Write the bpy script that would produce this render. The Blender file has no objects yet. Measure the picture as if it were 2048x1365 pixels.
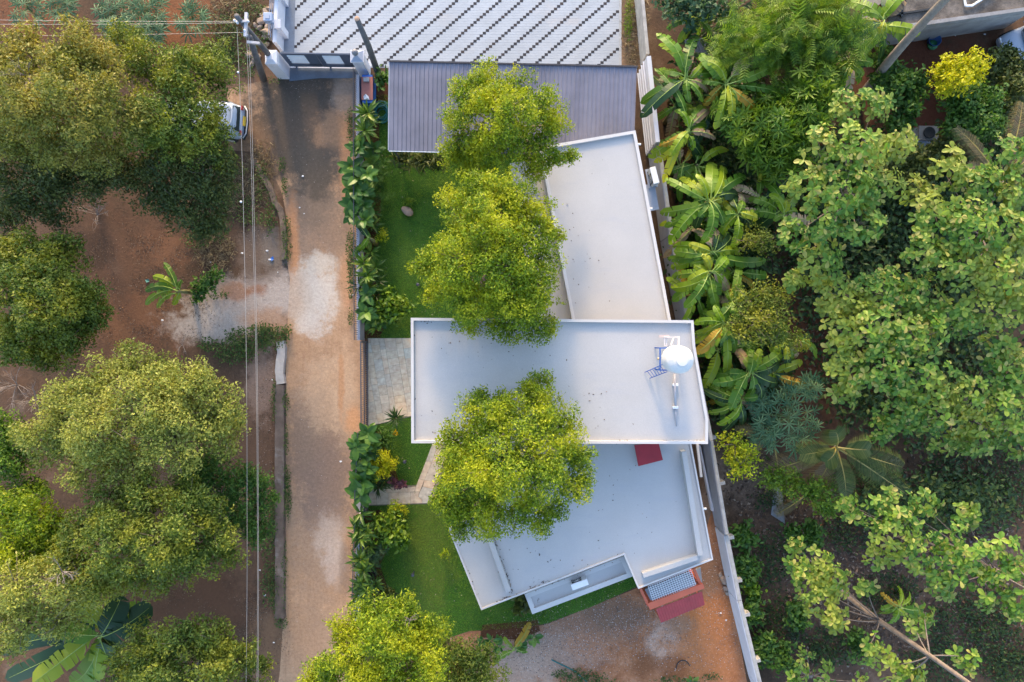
import bpy, math, random
import numpy as np
from mathutils import Vector, Matrix

# ------------------------------------------------------------------ camera, sky, sun, exposure
F = 2048 * 24 / 36.0          # focal length in photograph pixels
H = 34.0                      # flying height of the camera
sc = bpy.context.scene
cd = bpy.data.cameras.new('camera'); cam = bpy.data.objects.new('camera', cd)
sc.collection.objects.link(cam); sc.camera = cam
cd.lens = 24; cd.sensor_width = 36; cd.clip_end = 2000
cam.location = (0, 0, H); cam.rotation_euler = (0, 0, 0)

SUN_EL, SUN_AZ = math.radians(18), math.radians(-8)      # azimuth from +Y towards +X
w = bpy.data.worlds.new('World'); sc.world = w; w.use_nodes = True
nt = w.node_tree
sky = nt.nodes.new('ShaderNodeTexSky'); sky.sky_type = 'NISHITA'; sky.sun_disc = False
sky.sun_elevation = SUN_EL; sky.sun_rotation = SUN_AZ; sky.dust_density = 1.6; sky.air_density = 0.9
bg = nt.nodes['Background']; bg.inputs['Strength'].default_value = 0.15
nt.links.new(sky.outputs[0], bg.inputs['Color'])
sd = bpy.data.lights.new('sun', 'SUN'); sun = bpy.data.objects.new('sun', sd)
sc.collection.objects.link(sun)
sd.energy = 0.8; sd.angle = math.radians(6.0); sd.color = (1.0, 0.68, 0.30)
sdir = Vector((math.sin(SUN_AZ) * math.cos(SUN_EL), math.cos(SUN_AZ) * math.cos(SUN_EL), math.sin(SUN_EL)))
sun.rotation_euler = sdir.to_track_quat('Z', 'Y').to_euler(); sun.location = (0, 40, 40)
sc.view_settings.view_transform = 'Standard'; sc.view_settings.look = 'None'
sc.view_settings.exposure = 2.12; sc.view_settings.gamma = 1
sc.cycles.max_bounces = 6; sc.cycles.diffuse_bounces = 3; sc.cycles.transmission_bounces = 3
sc.cycles.transparent_max_bounces = 4; sc.cycles.caustics_reflective = False; sc.cycles.caustics_refractive = False

rng = np.random.default_rng(7); random.seed(7)
C = sc.collection

def P(px, py, z=0.0):
    """world point that a photograph pixel shows at height z"""
    return Vector(((px - 1024) * (H - z) / F, -(py - 682.5) * (H - z) / F, z))
def M(px, z=0.0): return px * (H - z) / F           # pixels to metres at height z

# ------------------------------------------------------------------ materials
def mnew(name):
    m = bpy.data.materials.new(name); m.use_nodes = True
    t = m.node_tree; b = t.nodes['Principled BSDF']
    return m, t, b
def nd(t, typ, **kw):
    n = t.nodes.new(typ)
    for k, v in kw.items():
        if k in n.inputs: n.inputs[k].default_value = v
        else: setattr(n, k, v)
    return n
def c4(c): return (c[0], c[1], c[2], 1)
def noise(t, vec, scale, detail=4, rough=.6):
    n = nd(t, 'ShaderNodeTexNoise'); n.inputs['Scale'].default_value = scale
    n.inputs['Detail'].default_value = detail; n.inputs['Roughness'].default_value = rough
    t.links.new(vec, n.inputs['Vector']); return n.outputs['Fac']
def ramp(t, fac, stops):
    r = nd(t, 'ShaderNodeValToRGB'); e = r.color_ramp.elements
    while len(e) < len(stops): e.new(0.5)
    for i, (p, c) in enumerate(stops): e[i].position = p; e[i].color = c4(c)
    t.links.new(fac, r.inputs['Fac']); return r.outputs['Color']
def mixc(t, fac, a, b, mode='MIX'):
    n = nd(t, 'ShaderNodeMix', data_type='RGBA', blend_type=mode)
    for s, v in ((n.inputs[0], fac), (n.inputs[6], a), (n.inputs[7], b)):
        if hasattr(v, 'links') or isinstance(v, bpy.types.NodeSocket): t.links.new(v, s)
        else: s.default_value = v if not isinstance(v, tuple) else c4(v)
    return n.outputs[2]
def mapr(t, v, a, b, c=0., d=1.):
    n = nd(t, 'ShaderNodeMapRange'); n.interpolation_type = 'SMOOTHSTEP'
    t.links.new(v, n.inputs[0])
    for i, x in enumerate((a, b, c, d)): n.inputs[i + 1].default_value = x
    return n.outputs[0]
def bump(t, b, h, strength=.4, dist=.02):
    n = nd(t, 'ShaderNodeBump'); n.inputs['Strength'].default_value = strength; n.inputs['Distance'].default_value = dist
    t.links.new(h, n.inputs['Height']); t.links.new(n.outputs[0], b.inputs['Normal'])
def pos(t): return nd(t, 'ShaderNodeNewGeometry').outputs['Position']

def paint(name, col, rough=.6, var=.12, scale=1.5, grime=None, gs=.5, metal=0, bmp=.15, gamt=.45, stain=None):
    """plain surface with mottling, fine grain and optional grime of its own shape"""
    m, t, b = mnew(name); p = pos(t)
    c = ramp(t, noise(t, p, scale, 5), [(.3, tuple(x * (1 - var) for x in col)), (.7, tuple(min(1, x * (1 + var)) for x in col))])
    if grime:
        g = mapr(t, noise(t, p, gs, 8, .72), .52, .75, 0, gamt)
        c = mixc(t, g, c, grime)
    if stain:
        mp = nd(t, 'ShaderNodeMapping'); mp.inputs['Scale'].default_value = (.5, 2.2, 1); mp.inputs['Rotation'].default_value = (0, 0, .25); t.links.new(p, mp.inputs['Vector'])
        c = mixc(t, mapr(t, noise(t, mp.outputs[0], .9, 8, .7), .5, .72, 0, .7), c, stain[0])
        c = mixc(t, mapr(t, noise(t, p, 2.6, 9, .8), .60, .74, 0, .65), c, stain[1])
        c = mixc(t, mapr(t, noise(t, p, 11, 4, .7), .70, .78, 0, .7), c, stain[2])
    fine = noise(t, p, 60, 2)
    c = mixc(t, .12, c, ramp(t, fine, [(.3, (0, 0, 0)), (.7, (1, 1, 1))]), 'OVERLAY')
    t.links.new(c, b.inputs['Base Color']); b.inputs['Roughness'].default_value = rough
    b.inputs['Metallic'].default_value = metal
    bump(t, b, noise(t, p, 25, 4), bmp, .01)
    return m

def objvar(name, cols, rough=.75, scale=6, bmp=.3):
    """colour picked per object, then mottled"""
    m, t, b = mnew(name); p = pos(t)
    oi = nd(t, 'ShaderNodeObjectInfo').outputs['Random']
    n = len(cols)
    c = ramp(t, oi, [(i / max(1, n - 1), x) for i, x in enumerate(cols)])
    c = mixc(t, .35, c, ramp(t, noise(t, p, scale, 6), [(.3, (.15, .15, .15)), (.7, (.85, .85, .85))]), 'OVERLAY')
    t.links.new(c, b.inputs['Base Color']); b.inputs['Roughness'].default_value = rough
    bump(t, b, noise(t, p, 30, 5), bmp, .01)
    return m

def leafmat(name, stops, trans=.4, rough=.5, clump=None, cscale=.9, camt=.6, per='island', spec=.35):
    """foliage: one colour per leaf, young flush of another colour on whole sprays (golden trees: sunlit yellow too), light through the blade"""
    m, t, b = mnew(name); p = pos(t)
    if per == 'island': r = nd(t, 'ShaderNodeNewGeometry').outputs['Random Per Island']
    else: r = nd(t, 'ShaderNodeObjectInfo').outputs['Random']
    c = ramp(t, r, stops)
    if clump:
        f = mapr(t, noise(t, p, cscale, 3), .45, .62, 0, camt); c = mixc(t, f, c, clump)
    t.links.new(c, b.inputs['Base Color']); b.inputs['Roughness'].default_value = rough
    b.inputs['Specular IOR Level'].default_value = spec
    tr = nd(t, 'ShaderNodeBsdfTranslucent')
    ct = mixc(t, .5, c, (1.0, .95, .25), 'MULTIPLY'); hs = nd(t, 'ShaderNodeHueSaturation')
    hs.inputs['Value'].default_value = 1.5; t.links.new(ct, hs.inputs['Color'])
    t.links.new(hs.outputs[0], tr.inputs['Color'])
    mx = nd(t, 'ShaderNodeMixShader'); mx.inputs[0].default_value = trans
    t.links.new(b.outputs[0], mx.inputs[1]); t.links.new(tr.outputs[0], mx.inputs[2])
    t.links.new(mx.outputs[0], t.nodes['Material Output'].inputs['Surface'])
    return m

def ground_mat(name, stops, patches, nscale=.35, fine=(.75, 1.2), bmp=.6, rough=.95, speck=None, streak=None, mott=None):
    """earth or worn paving: mottled base plus stains, each with a place and a ragged edge"""
    m, t, b = mnew(name); p = pos(t)
    wm = (lambda q: q) if name == 'lawn' else (lambda q: (q[0] * .98, q[1] * .94, q[2] * .88)) if name == 'soil' else (lambda q: (min(.9, q[0] * 1.08), q[1] * .93, q[2] * .78)) if name == 'rubble_yard' else (lambda q: (min(.9, q[0] * .99), q[1] * .925, q[2] * .84))
    stops = [(a, wm(q)) for a, q in stops]; patches = [(*q[:4], wm(q[4]), q[5]) for q in patches]
    if streak: streak = tuple(wm(q) for q in streak)
    if mott: mott = (wm(mott[0]), wm(mott[1]), mott[2])
    c = ramp(t, noise(t, p, nscale, 9, .68), stops)
    if streak:
        mp = nd(t, 'ShaderNodeMapping'); mp.inputs['Scale'].default_value = (4.5, .22, 1); t.links.new(p, mp.inputs['Vector'])
        f = mapr(t, noise(t, mp.outputs[0], 1.0, 7, .7), .50, .66, 0, .5); c = mixc(t, f, c, streak[0])
        mp = nd(t, 'ShaderNodeMapping'); mp.inputs['Scale'].default_value = (3.2, .3, 1); mp.inputs['Location'].default_value = (7, 3, 0); t.links.new(p, mp.inputs['Vector'])
        f = mapr(t, noise(t, mp.outputs[0], 1.0, 7, .7), .53, .68, 0, .45); c = mixc(t, f, c, streak[1])
    if mott:
        c = mixc(t, mapr(t, noise(t, p, 2.2, 9, .75), .46, .66, 0, mott[2]), c, mott[0]); c = mixc(t, mapr(t, noise(t, p, 3.7, 9, .78), .54, .70, 0, mott[2]), c, mott[1])
    big = nd(t, 'ShaderNodeTexNoise'); big.inputs['Scale'].default_value = 1.3; big.inputs['Detail'].default_value = 9
    big.inputs['Roughness'].default_value = .74
    t.links.new(p, big.inputs['Vector'])
    for (px, py, rx, ry, col, amt) in patches:
        ctr = P(px, py)
        s = nd(t, 'ShaderNodeVectorMath', operation='SUBTRACT'); t.links.new(p, s.inputs[0]); s.inputs[1].default_value = ctr
        k = nd(t, 'ShaderNodeVectorMath', operation='MULTIPLY'); t.links.new(s.outputs[0], k.inputs[0])
        k.inputs[1].default_value = (1 / M(rx), 1 / M(ry), 0)
        l = nd(t, 'ShaderNodeVectorMath', operation='LENGTH'); t.links.new(k.outputs[0], l.inputs[0])
        a = nd(t, 'ShaderNodeMath', operation='MULTIPLY_ADD'); t.links.new(big.outputs['Fac'], a.inputs[0])
        a.inputs[1].default_value = 2.4; t.links.new(l.outputs['Value'], a.inputs[2])
        f = mapr(t, a.outputs[0], 1.7, 2.5, amt, 0)
        c = mixc(t, f, c, col)
    if speck:
        f = mapr(t, noise(t, p, 14, 3, .7), .62, .72, 0, .8); c = mixc(t, f, c, speck)
    g = ramp(t, noise(t, p, 7, 8, .85), [(.36, (fine[0] * .5 - .1,) * 3), (.64, (min(1, fine[1] * .5 + .1),) * 3)])
    c = mixc(t, .38, c, g, 'OVERLAY')
    t.links.new(c, b.inputs['Base Color']); b.inputs['Roughness'].default_value = rough
    b.inputs['Specular IOR Level'].default_value = .2
    bump(t, b, noise(t, p, 9, 9, .7), bmp, .06)
    return m

# ------------------------------------------------------------------ mesh helpers
WLOC = {}
def tag(o, label=None, cat=None, group=None, kind=None):
    if label: o['label'] = label
    if cat: o['category'] = cat
    if group: o['group'] = group
    if kind: o['kind'] = kind
    return o
def empty(name, loc, label, cat, group=None):
    o = bpy.data.objects.new(name, None); C.objects.link(o); o.location = loc
    o.empty_display_size = .1
    WLOC[o.name] = Vector(loc); return tag(o, label, cat, group)
def link(o, parent=None):
    C.objects.link(o)
    if parent is not None:
        o.parent = parent
        o.matrix_parent_inverse = Matrix.Translation(-WLOC.get(parent.name, Vector((0, 0, 0))))
    return o
def fast_mesh(name, V, T, mat, smooth=False):
    me = bpy.data.meshes.new(name); V = np.asarray(V, np.float32); T = np.asarray(T, np.int32)
    k = T.shape[1]
    me.vertices.add(len(V)); me.vertices.foreach_set('co', V.ravel())
    me.loops.add(T.size); me.loops.foreach_set('vertex_index', T.ravel())
    me.polygons.add(len(T)); me.polygons.foreach_set('loop_start', np.arange(len(T), dtype=np.int32) * k)
    me.polygons.foreach_set('use_smooth', np.full(len(T), smooth))
    me.update(calc_edges=True)
    me.materials.append(mat); return me

class MB:
    def __init__(s): s.v = []; s.f = []; s.m = []
    def add(s, vs, fs, mi=0):
        o = len(s.v); s.v += [tuple(x) for x in vs]
        for f in fs: s.f.append(tuple(i + o for i in f)); s.m.append(mi)
        return s
    def box(s, c, size, rz=0, mi=0, rot=None, taper=1.0):
        R = rot if rot is not None else Matrix.Rotation(rz, 3, 'Z'); c = Vector(c); hx, hy, hz = (x / 2 for x in size)
        vs = []
        for z in (-hz, hz):
            k = taper if z > 0 else 1
            for x, y in ((-hx, -hy), (hx, -hy), (hx, hy), (-hx, hy)): vs.append(c + R @ Vector((x * k, y * k, z)))
        return s.add(vs, [(3, 2, 1, 0), (4, 5, 6, 7), (0, 1, 5, 4), (1, 2, 6, 5), (2, 3, 7, 6), (3, 0, 4, 7)], mi)
    def prism(s, poly, z0, z1, mi=0):
        """poly: world xy points"""
        a = sum(poly[i][0] * poly[(i + 1) % len(poly)][1] - poly[(i + 1) % len(poly)][0] * poly[i][1] for i in range(len(poly)))
        if a < 0: poly = poly[::-1]
        n = len(poly); z0 = z0 if isinstance(z0, (list, tuple)) else [z0] * n; z1 = z1 if isinstance(z1, (list, tuple)) else [z1] * n
        vs = [(p[0], p[1], z0[i]) for i, p in enumerate(poly)] + [(p[0], p[1], z1[i]) for i, p in enumerate(poly)]
        return s.add(vs, [tuple(range(n - 1, -1, -1)), tuple(range(n, 2 * n))] + [(i, (i + 1) % n, n + (i + 1) % n, n + i) for i in range(n)], mi)
    def tube(s, pts, radii, n=8, mi=0, cap=True):
        pts = [Vector(p) for p in pts]; vs = []; fs = []
        if not isinstance(radii, (list, tuple)): radii = [radii] * len(pts)
        ref = Vector((0.31, 0.17, 0.93))
        for i, p in enumerate(pts):
            d = (pts[min(i + 1, len(pts) - 1)] - pts[max(i - 1, 0)]).normalized()
            if abs(d.dot(ref)) > .95: ref = Vector((1, 0, 0))
            u = d.cross(ref).normalized(); v = d.cross(u)
            for k in range(n):
                a = 2 * math.pi * k / n; vs.append(p + (u * math.cos(a) + v * math.sin(a)) * radii[i])
        for i in range(len(pts) - 1):
            for k in range(n):
                fs.append((i * n + k, i * n + (k + 1) % n, (i + 1) * n + (k + 1) % n, (i + 1) * n + k))
        if cap: fs += [tuple(range(n - 1, -1, -1)), tuple(range((len(pts) - 1) * n, len(pts) * n))]
        return s.add(vs, fs, mi)
    def lathe(s, c, prof, n=32, mi=0):
        c = Vector(c); vs = []; fs = []
        for r, z in prof:
            for k in range(n): a = 2 * math.pi * k / n; vs.append(c + Vector((r * math.cos(a), r * math.sin(a), z)))
        for i in range(len(prof) - 1):
            for k in range(n): fs.append((i * n + k, i * n + (k + 1) % n, (i + 1) * n + (k + 1) % n, (i + 1) * n + k))
        fs += [tuple(range(n - 1, -1, -1)), tuple(range((len(prof) - 1) * n, len(prof) * n))]
        return s.add(vs, fs, mi)
    def sheet(s, poly, z, mi=0):
        a = sum(poly[i][0] * poly[(i + 1) % len(poly)][1] - poly[(i + 1) % len(poly)][0] * poly[i][1] for i in range(len(poly)))
        if a < 0: poly = poly[::-1]
        return s.add([(p[0], p[1], z) for p in poly], [tuple(range(len(poly)))], mi)
    def mesh(s, name, mats, smooth=False, bevel=0):
        me = bpy.data.meshes.new(name); me.from_pydata(s.v, [], s.f)
        for m in (mats if isinstance(mats, (list, tuple)) else [mats]): me.materials.append(m)
        me.polygons.foreach_set('material_index', s.m)
        if smooth: me.polygons.foreach_set('use_smooth', [True] * len(s.f))
        me.update(); return me
    def build(s, name, mats, parent=None, smooth=False, bevel=0, **kw):
        o = bpy.data.objects.new(name, s.mesh(name, mats, smooth))
        link(o, parent)
        if bevel:
            b = o.modifiers.new('bevel', 'BEVEL'); b.width = bevel; b.segments = 2; b.limit_method = 'ANGLE'
        return tag(o, **kw)

def ppoly(pts, z=0): return [tuple(P(x, y, z).xy) for x, y in pts]
def inset(poly, d):
    """inset a simple polygon by d metres (miter)"""
    a = sum(poly[i][0] * poly[(i + 1) % len(poly)][1] - poly[(i + 1) % len(poly)][0] * poly[i][1] for i in range(len(poly)))
    if a < 0: poly = poly[::-1]
    out = []; n = len(poly)
    for i in range(n):
        p0, p1, p2 = (Vector(poly[j]) for j in ((i - 1) % n, i, (i + 1) % n))
        e1 = (p1 - p0).normalized(); e2 = (p2 - p1).normalized()
        n1 = Vector((-e1.y, e1.x)); n2 = Vector((-e2.y, e2.x))
        k = (n1 + n2); k = k / max(.35, k.length_squared / 2)
        q = p1 + k * d; out.append((q.x, q.y))
    return out
def ring(mb, poly, d, z0, z1, mi=0):
    a = sum(poly[i][0] * poly[(i + 1) % len(poly)][1] - poly[(i + 1) % len(poly)][0] * poly[i][1] for i in range(len(poly)))
    if a < 0: poly = poly[::-1]
    inn = inset(poly, d); n = len(poly)
    vs = [(x, y, z0) for x, y in poly] + [(x, y, z1) for x, y in poly] + [(x, y, z1) for x, y in inn] + [(x, y, z0) for x, y in inn]
    fs = []
    for i in range(n):
        j = (i + 1) % n
        fs += [(i, j, n + j, n + i), (n + i, n + j, 2 * n + j, 2 * n + i), (2 * n + i, 2 * n + j, 3 * n + j, 3 * n + i), (3 * n + i, 3 * n + j, j, i)]
    return mb.add(vs, fs, mi)
def clip(poly, cl):
    """Sutherland-Hodgman, cl convex"""
    a = sum(cl[i][0] * cl[(i + 1) % len(cl)][1] - cl[(i + 1) % len(cl)][0] * cl[i][1] for i in range(len(cl)))
    if a < 0: cl = cl[::-1]
    for i in range(len(cl)):
        x1, y1 = cl[i]; x2, y2 = cl[(i + 1) % len(cl)]
        side = lambda p: (x2 - x1) * (p[1] - y1) - (y2 - y1) * (p[0] - x1)
        out = []
        for k in range(len(poly)):
            p, q = poly[k], poly[(k + 1) % len(poly)]; sp, sq = side(p), side(q)
            if sp >= 0: out.append(p)
            if sp * sq < 0:
                u = sp / (sp - sq); out.append((p[0] + u * (q[0] - p[0]), p[1] + u * (q[1] - p[1])))
        poly = out
        if len(poly) < 3: return []
    return poly

# ------------------------------------------------------------------ scatter
def nrm(a): return a / np.maximum(np.linalg.norm(a, axis=-1, keepdims=True), 1e-9)
def basis(ax, nr):
    ax = nrm(ax); nr = nrm(nr - (nr * ax).sum(-1, keepdims=True) * ax); return ax, np.cross(nr, ax), nr
def scatter(name, tpl, pos_, ax, nr, scl, mat, smooth=False):
    tv, tf = tpl; ax, bi, nr = basis(ax, nr); scl = np.broadcast_to(np.asarray(scl, float), (len(pos_),))
    V = pos_[:, None] + scl[:, None, None] * (tv[None, :, 0:1] * ax[:, None] + tv[None, :, 1:2] * bi[:, None] + tv[None, :, 2:3] * nr[:, None])
    T = tf[None] + (np.arange(len(pos_)) * len(tv))[:, None, None]
    return fast_mesh(name, V.reshape(-1, 3), T.reshape(-1, tf.shape[1]), mat, smooth)
def leaf_tpl(ts, ws, droop=.25, fold=.25, petiole=0):
    v = []; f = []
    for t, w_ in zip(ts, ws):
        z = -droop * t * t
        v += [(t, 0, z), (t, w_, z + fold * w_), (t, -w_, z + fold * w_)]
    for i in range(len(ts) - 1):
        a, b = 3 * i, 3 * i + 3
        for q in ((a, b, b + 1, a + 1), (a, a + 2, b + 2, b)):
            f += [(q[0], q[1], q[2]), (q[0], q[2], q[3])]
    if petiole:
        n = len(v); v += [(-petiole, .012, -.1 * petiole), (-petiole, -.012, -.1 * petiole), (0, .012, 0), (0, -.012, 0)]; f += [(n, n + 1, n + 3), (n, n + 3, n + 2)]
    return np.array(v, float), np.array(f, int)
def merge_tpl(ts):
    V = []; T = []; o = 0
    for v, f in ts: V.append(v); T.append(f + o); o += len(v)
    return np.vstack(V), np.vstack(T)
def rot_tpl(tpl, a, tilt=0, k=1):
    v, f = tpl; v = v * k; c, s = math.cos(tilt), math.sin(tilt)
    v = np.stack([v[:, 0] * c - v[:, 2] * s, v[:, 1], v[:, 0] * s + v[:, 2] * c], 1)
    c, s = math.cos(a), math.sin(a)
    return np.stack([v[:, 0] * c - v[:, 1] * s, v[:, 0] * s + v[:, 1] * c, v[:, 2]], 1), f
RH = (np.array([(0, 0, 0), (.45, .24, .05), (1, 0, -.06), (.45, -.24, .05)], float), np.array([(0, 2, 1), (0, 3, 2)]))
OVATE = leaf_tpl([0, .2, .45, .75, 1], [.02, .2, .29, .2, .0], .2, .25)
BROAD = leaf_tpl([0, .12, .38, .7, .9, 1], [.03, .19, .29, .25, .12, .0], .36, .25, .3)
OBOV = leaf_tpl([0, .3, .62, .88, 1], [.03, .17, .3, .24, .05], .18, .22)
LANCE = leaf_tpl([0, .25, .55, .8, 1], [.03, .1, .12, .075, 0], .4, .4)
STRAP = leaf_tpl([0, .3, .65, 1], [.04, .06, .05, 0], .45, .5)
BLADE = (np.array([(0, .07, 0), (0, -.07, 0), (1, 0, -.1)], float), np.array([(0, 1, 2)]))
_lf = leaf_tpl([0, .4, .75, 1], [.025, .075, .06, 0], .3, .3)
PALM7 = merge_tpl([rot_tpl(_lf, a, 0, k) for a, k in ((0, 1), (.75, .95), (-.75, .95), (1.5, .85), (-1.5, .85), (2.3, .65), (-2.3, .65))])
ROS8 = merge_tpl([rot_tpl(leaf_tpl([0, .5, .8, 1], [.02, .11, .08, 0], .25, .3), a, .25) for a in np.arange(8) * math.pi / 4])
_pin = [rot_tpl(leaf_tpl([0, .5, 1], [.03, .09, 0], .2, .1), s * 1.05, .0, .34) for s in (1, -1)]
PINN = merge_tpl([(v + np.array([x, 0, -.2 * x * x]), f) for x in np.linspace(.12, .9, 7) for v, f in _pin] + [leaf_tpl([0, 1], [.012, .006], .2, 0)])

def ball(n): return nrm(rng.normal(size=(n, 3)))
# ================================================================== SETTING
# ------------------------------------------------------------------ ground sheets
m_soil = ground_mat('soil', mott=((.075, .048, .034), (.22, .135, .09), .5), stops=[(.30, (.055, .038, .028)), (.45, (.095, .062, .043)), (.58, (.13, .078, .052)), (.72, (.20, .145, .11))], patches=[
    (250, 560, 150, 190, (.14, .075, .05), .6), (300, 640, 120, 60, (.21, .10, .055), .5), (330, 500, 60, 40, (.24, .12, .07), .6), (230, 690, 60, 60, (.20, .10, .055), .5), (180, 500, 40, 50, (.06, .04, .03), .7), (350, 40, 120, 60, (.26, .105, .05), .8),
    (60, 20, 90, 60, (.22, .09, .045), .8), (420, 1210, 140, 80, (.115, .062, .04), .8), (545, 1290, 50, 110, (.24, .145, .09), .7),
    (505, 960, 60, 260, (.17, .10, .068), .7), (525, 770, 40, 70, (.36, .25, .20), .6),
    (500, 610, 130, 62, (.42, .36, .33), .9), (420, 650, 90, 38, (.42, .38, .36), .85), (560, 590, 45, 55, (.46, .40, .37), .9), (540, 640, 60, 25, (.40, .24, .15), .7),
    (520, 500, 52, 66, (.17, .125, .10), .95), (545, 505, 25, 45, (.22, .19, .17), .6), (470, 585, 35, 20, (.30, .145, .08), .7), (515, 580, 22, 12, (.30, .14, .08), .7),
    (540, 330, 50, 70, (.25, .17, .12), .7), (500, 170, 60, 40, (.22, .14, .10), .7),
    (1265, 60, 40, 110, (.20, .135, .085), .9), (1250, 110, 30, 40, (.27, .18, .12), .7),
    (1640, 700, 90, 160, (.15, .06, .035), .8), (1850, 150, 170, 110, (.135, .052, .033), .9), (1840, 240, 90, 60, (.16, .06, .04), .8),
    (1500, 960, 70, 60, (.16, .115, .09), .9), (1640, 1150, 160, 140, (.115, .075, .055), .8), (1720, 1090, 90, 50, (.075, .05, .04), .8), (1800, 1220, 120, 90, (.13, .085, .06), .7),
    (1950, 980, 110, 120, (.07, .045, .032), .8), (1380, 470, 30, 300, (.15, .085, .055), .8), (1430, 1000, 25, 120, (.24, .17, .13), .8)])
mb = MB(); mb.sheet([(-220, -220), (220, -220), (220, 220), (-220, 220)], 0)
ground = mb.build('ground', m_soil, kind='structure')

TAN = (.50, .31, .19)
m_road = ground_mat('road', [(.25, (.36, .235, .155)), (.45, (.44, .29, .19)), (.6, (.49, .325, .215)), (.8, (.53, .37, .26))], [
    (640, 1000, 75, 240, (.36, .26, .20), .7), (640, 890, 75, 120, (.25, .18, .145), .9), (650, 960, 60, 80, (.235, .175, .15), .8), (610, 860, 36, 80, (.26, .19, .15), .8), (650, 1030, 50, 40, (.24, .18, .155), .7), (640, 1290, 60, 110, (.36, .25, .18), .6),
    (648, 790, 50, 75, (.56, .40, .28), .6), (690, 780, 26, 110, (.58, .42, .30), .5),
    (640, 430, 70, 80, (.27, .20, .16), .8), (660, 480, 48, 50, (.26, .19, .15), .6), (610, 490, 22, 45, (.27, .20, .16), .6),
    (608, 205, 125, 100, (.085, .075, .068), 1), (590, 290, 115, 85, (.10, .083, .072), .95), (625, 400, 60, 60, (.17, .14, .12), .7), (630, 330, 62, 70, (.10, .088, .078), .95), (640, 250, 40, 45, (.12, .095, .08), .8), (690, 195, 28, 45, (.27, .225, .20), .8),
    (505, 290, 40, 45, (.23, .15, .10), .8), (665, 260, 40, 40, (.36, .225, .145), .75), (695, 330, 16, 90, (.47, .26, .15), .8), (585, 490, 14, 90, (.50, .26, .14), .8),
    (632, 590, 44, 70, (.60, .56, .53), .95), (600, 600, 30, 60, (.52, .45, .40), .7), (640, 530, 36, 26, (.56, .52, .48), .8), (620, 650, 30, 26, (.60, .55, .52), .8),
    (585, 590, 26, 50, (.46, .38, .33), .7), (705, 840, 18, 30, (.60, .33, .18), .8), (700, 560, 20, 60, (.52, .30, .18), .8), (682, 770, 7, 70, (.48, .26, .14), .7),
    (660, 1075, 34, 50, (.53, .45, .41), .65), (668, 1125, 24, 45, (.53, .45, .42), .65), (690, 1140, 12, 60, (.24, .18, .15), .6)],
    nscale=.5, bmp=.35, fine=(.65, 1.35), streak=((.34, .21, .14), (.56, .40, .29)), mott=((.33, .205, .14), (.54, .40, .30), .55))
road = ppoly([(480, 172), (545, 158), (580, 150), (722, 150), (724, 500), (730, 690), (733, 1010), (728, 1200), (724, 1460), (545, 1460), (560, 1340), (566, 1245), (571, 1235), (572, 700), (580, 560), (574, 520), (572, 430), (565, 390), (545, 345), (512, 305), (455, 300), (455, 180)])
MB().sheet(road, .004).build('road', m_road, kind='structure')
m_track = ground_mat('dirt_track', [(.3, (.36, .24, .17)), (.5, (.46, .31, .22)), (.7, (.50, .38, .30))], [(520, 610, 90, 40, (.55, .48, .45), .8)], nscale=.8, bmp=.5)

m_yard = ground_mat('rubble_yard', [(.3, (.17, .08, .048)), (.45, (.30, .145, .08)), (.58, (.36, .19, .115)), (.74, (.42, .29, .22))], [
    (1150, 1250, 130, 50, (.27, .18, .14), .8), (1080, 1310, 120, 50, (.37, .30, .27), .75), (1030, 1340, 80, 50, (.40, .33, .30), .7), (1180, 1290, 60, 26, (.36, .20, .13), .7), (1230, 1230, 70, 40, (.20, .135, .10), .8),
    (1330, 1290, 36, 60, (.55, .46, .42), .75), (1400, 1230, 80, 50, (.46, .20, .085), .9), (1400, 1320, 90, 70, (.41, .19, .09), .8),
    (1290, 1330, 30, 30, (.20, .095, .05), .9), (1345, 1335, 36, 30, (.22, .10, .05), .8), (1410, 1150, 40, 50, (.24, .15, .10), .9), (1360, 1250, 30, 20, (.30, .21, .16), .7)],
    nscale=1.1, bmp=.7, fine=(.6, 1.35), speck=(.55, .50, .46))
MB().sheet(ppoly([(900, 1262), (1010, 1262), (1090, 1250), (1180, 1215), (1290, 1170), (1400, 1100), (1430, 1000), (1437, 1060), (1470, 1230), (1494, 1365), (1515, 1460), (900, 1460)]), .003).build('rubble_yard', m_yard, kind='structure')

m_lawn = ground_mat('lawn', [(.3, (.035, .095, .014)), (.5, (.055, .13, .02)), (.7, (.09, .16, .026))], [(860, 1080, 60, 120, (.13, .17, .03), .7), (850, 1200, 40, 60, (.12, .16, .03), .6), (830, 520, 40, 80, (.08, .16, .025), .6)], nscale=.8, bmp=.8)
LAWNS = [[(731, 190), (1100, 190), (1100, 674), (731, 677)],
         [(737, 854), (823, 834), (905, 812), (893, 880), (868, 905), (838, 974), (737, 984)],
         [(735, 1010), (862, 1004), (905, 900), (1100, 900), (1290, 1120), (1292, 1165), (1180, 1215), (1090, 1248), (1010, 1258), (940, 1262), (900, 1275), (722, 1300), (722, 1205)]]
for i, l in enumerate(LAWNS):
    MB().sheet(ppoly(l), .012).build('lawn', m_lawn, kind='structure')
m_bed = ground_mat('planting_bed', [(.3, (.05, .025, .015)), (.5, (.10, .045, .025)), (.7, (.15, .07, .04))], [], nscale=1.5)
for l in ([(727, 200), (757, 200), (762, 420), (742, 520), (750, 560), (775, 640), (760, 676), (727, 677)], [(736, 868), (760, 862), (788, 930), (800, 970), (737, 980)],
          [(724, 1022), (760, 1020), (790, 1070), (760, 1130), (780, 1190), (722, 1200)], [(728, 158), (778, 158), (778, 202), (728, 202)], [(965, 1250), (1075, 1240), (1080, 1262), (1040, 1280), (960, 1275)]):
    MB().sheet(ppoly(l), .016).build('planting_bed', m_bed, kind='structure')

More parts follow.
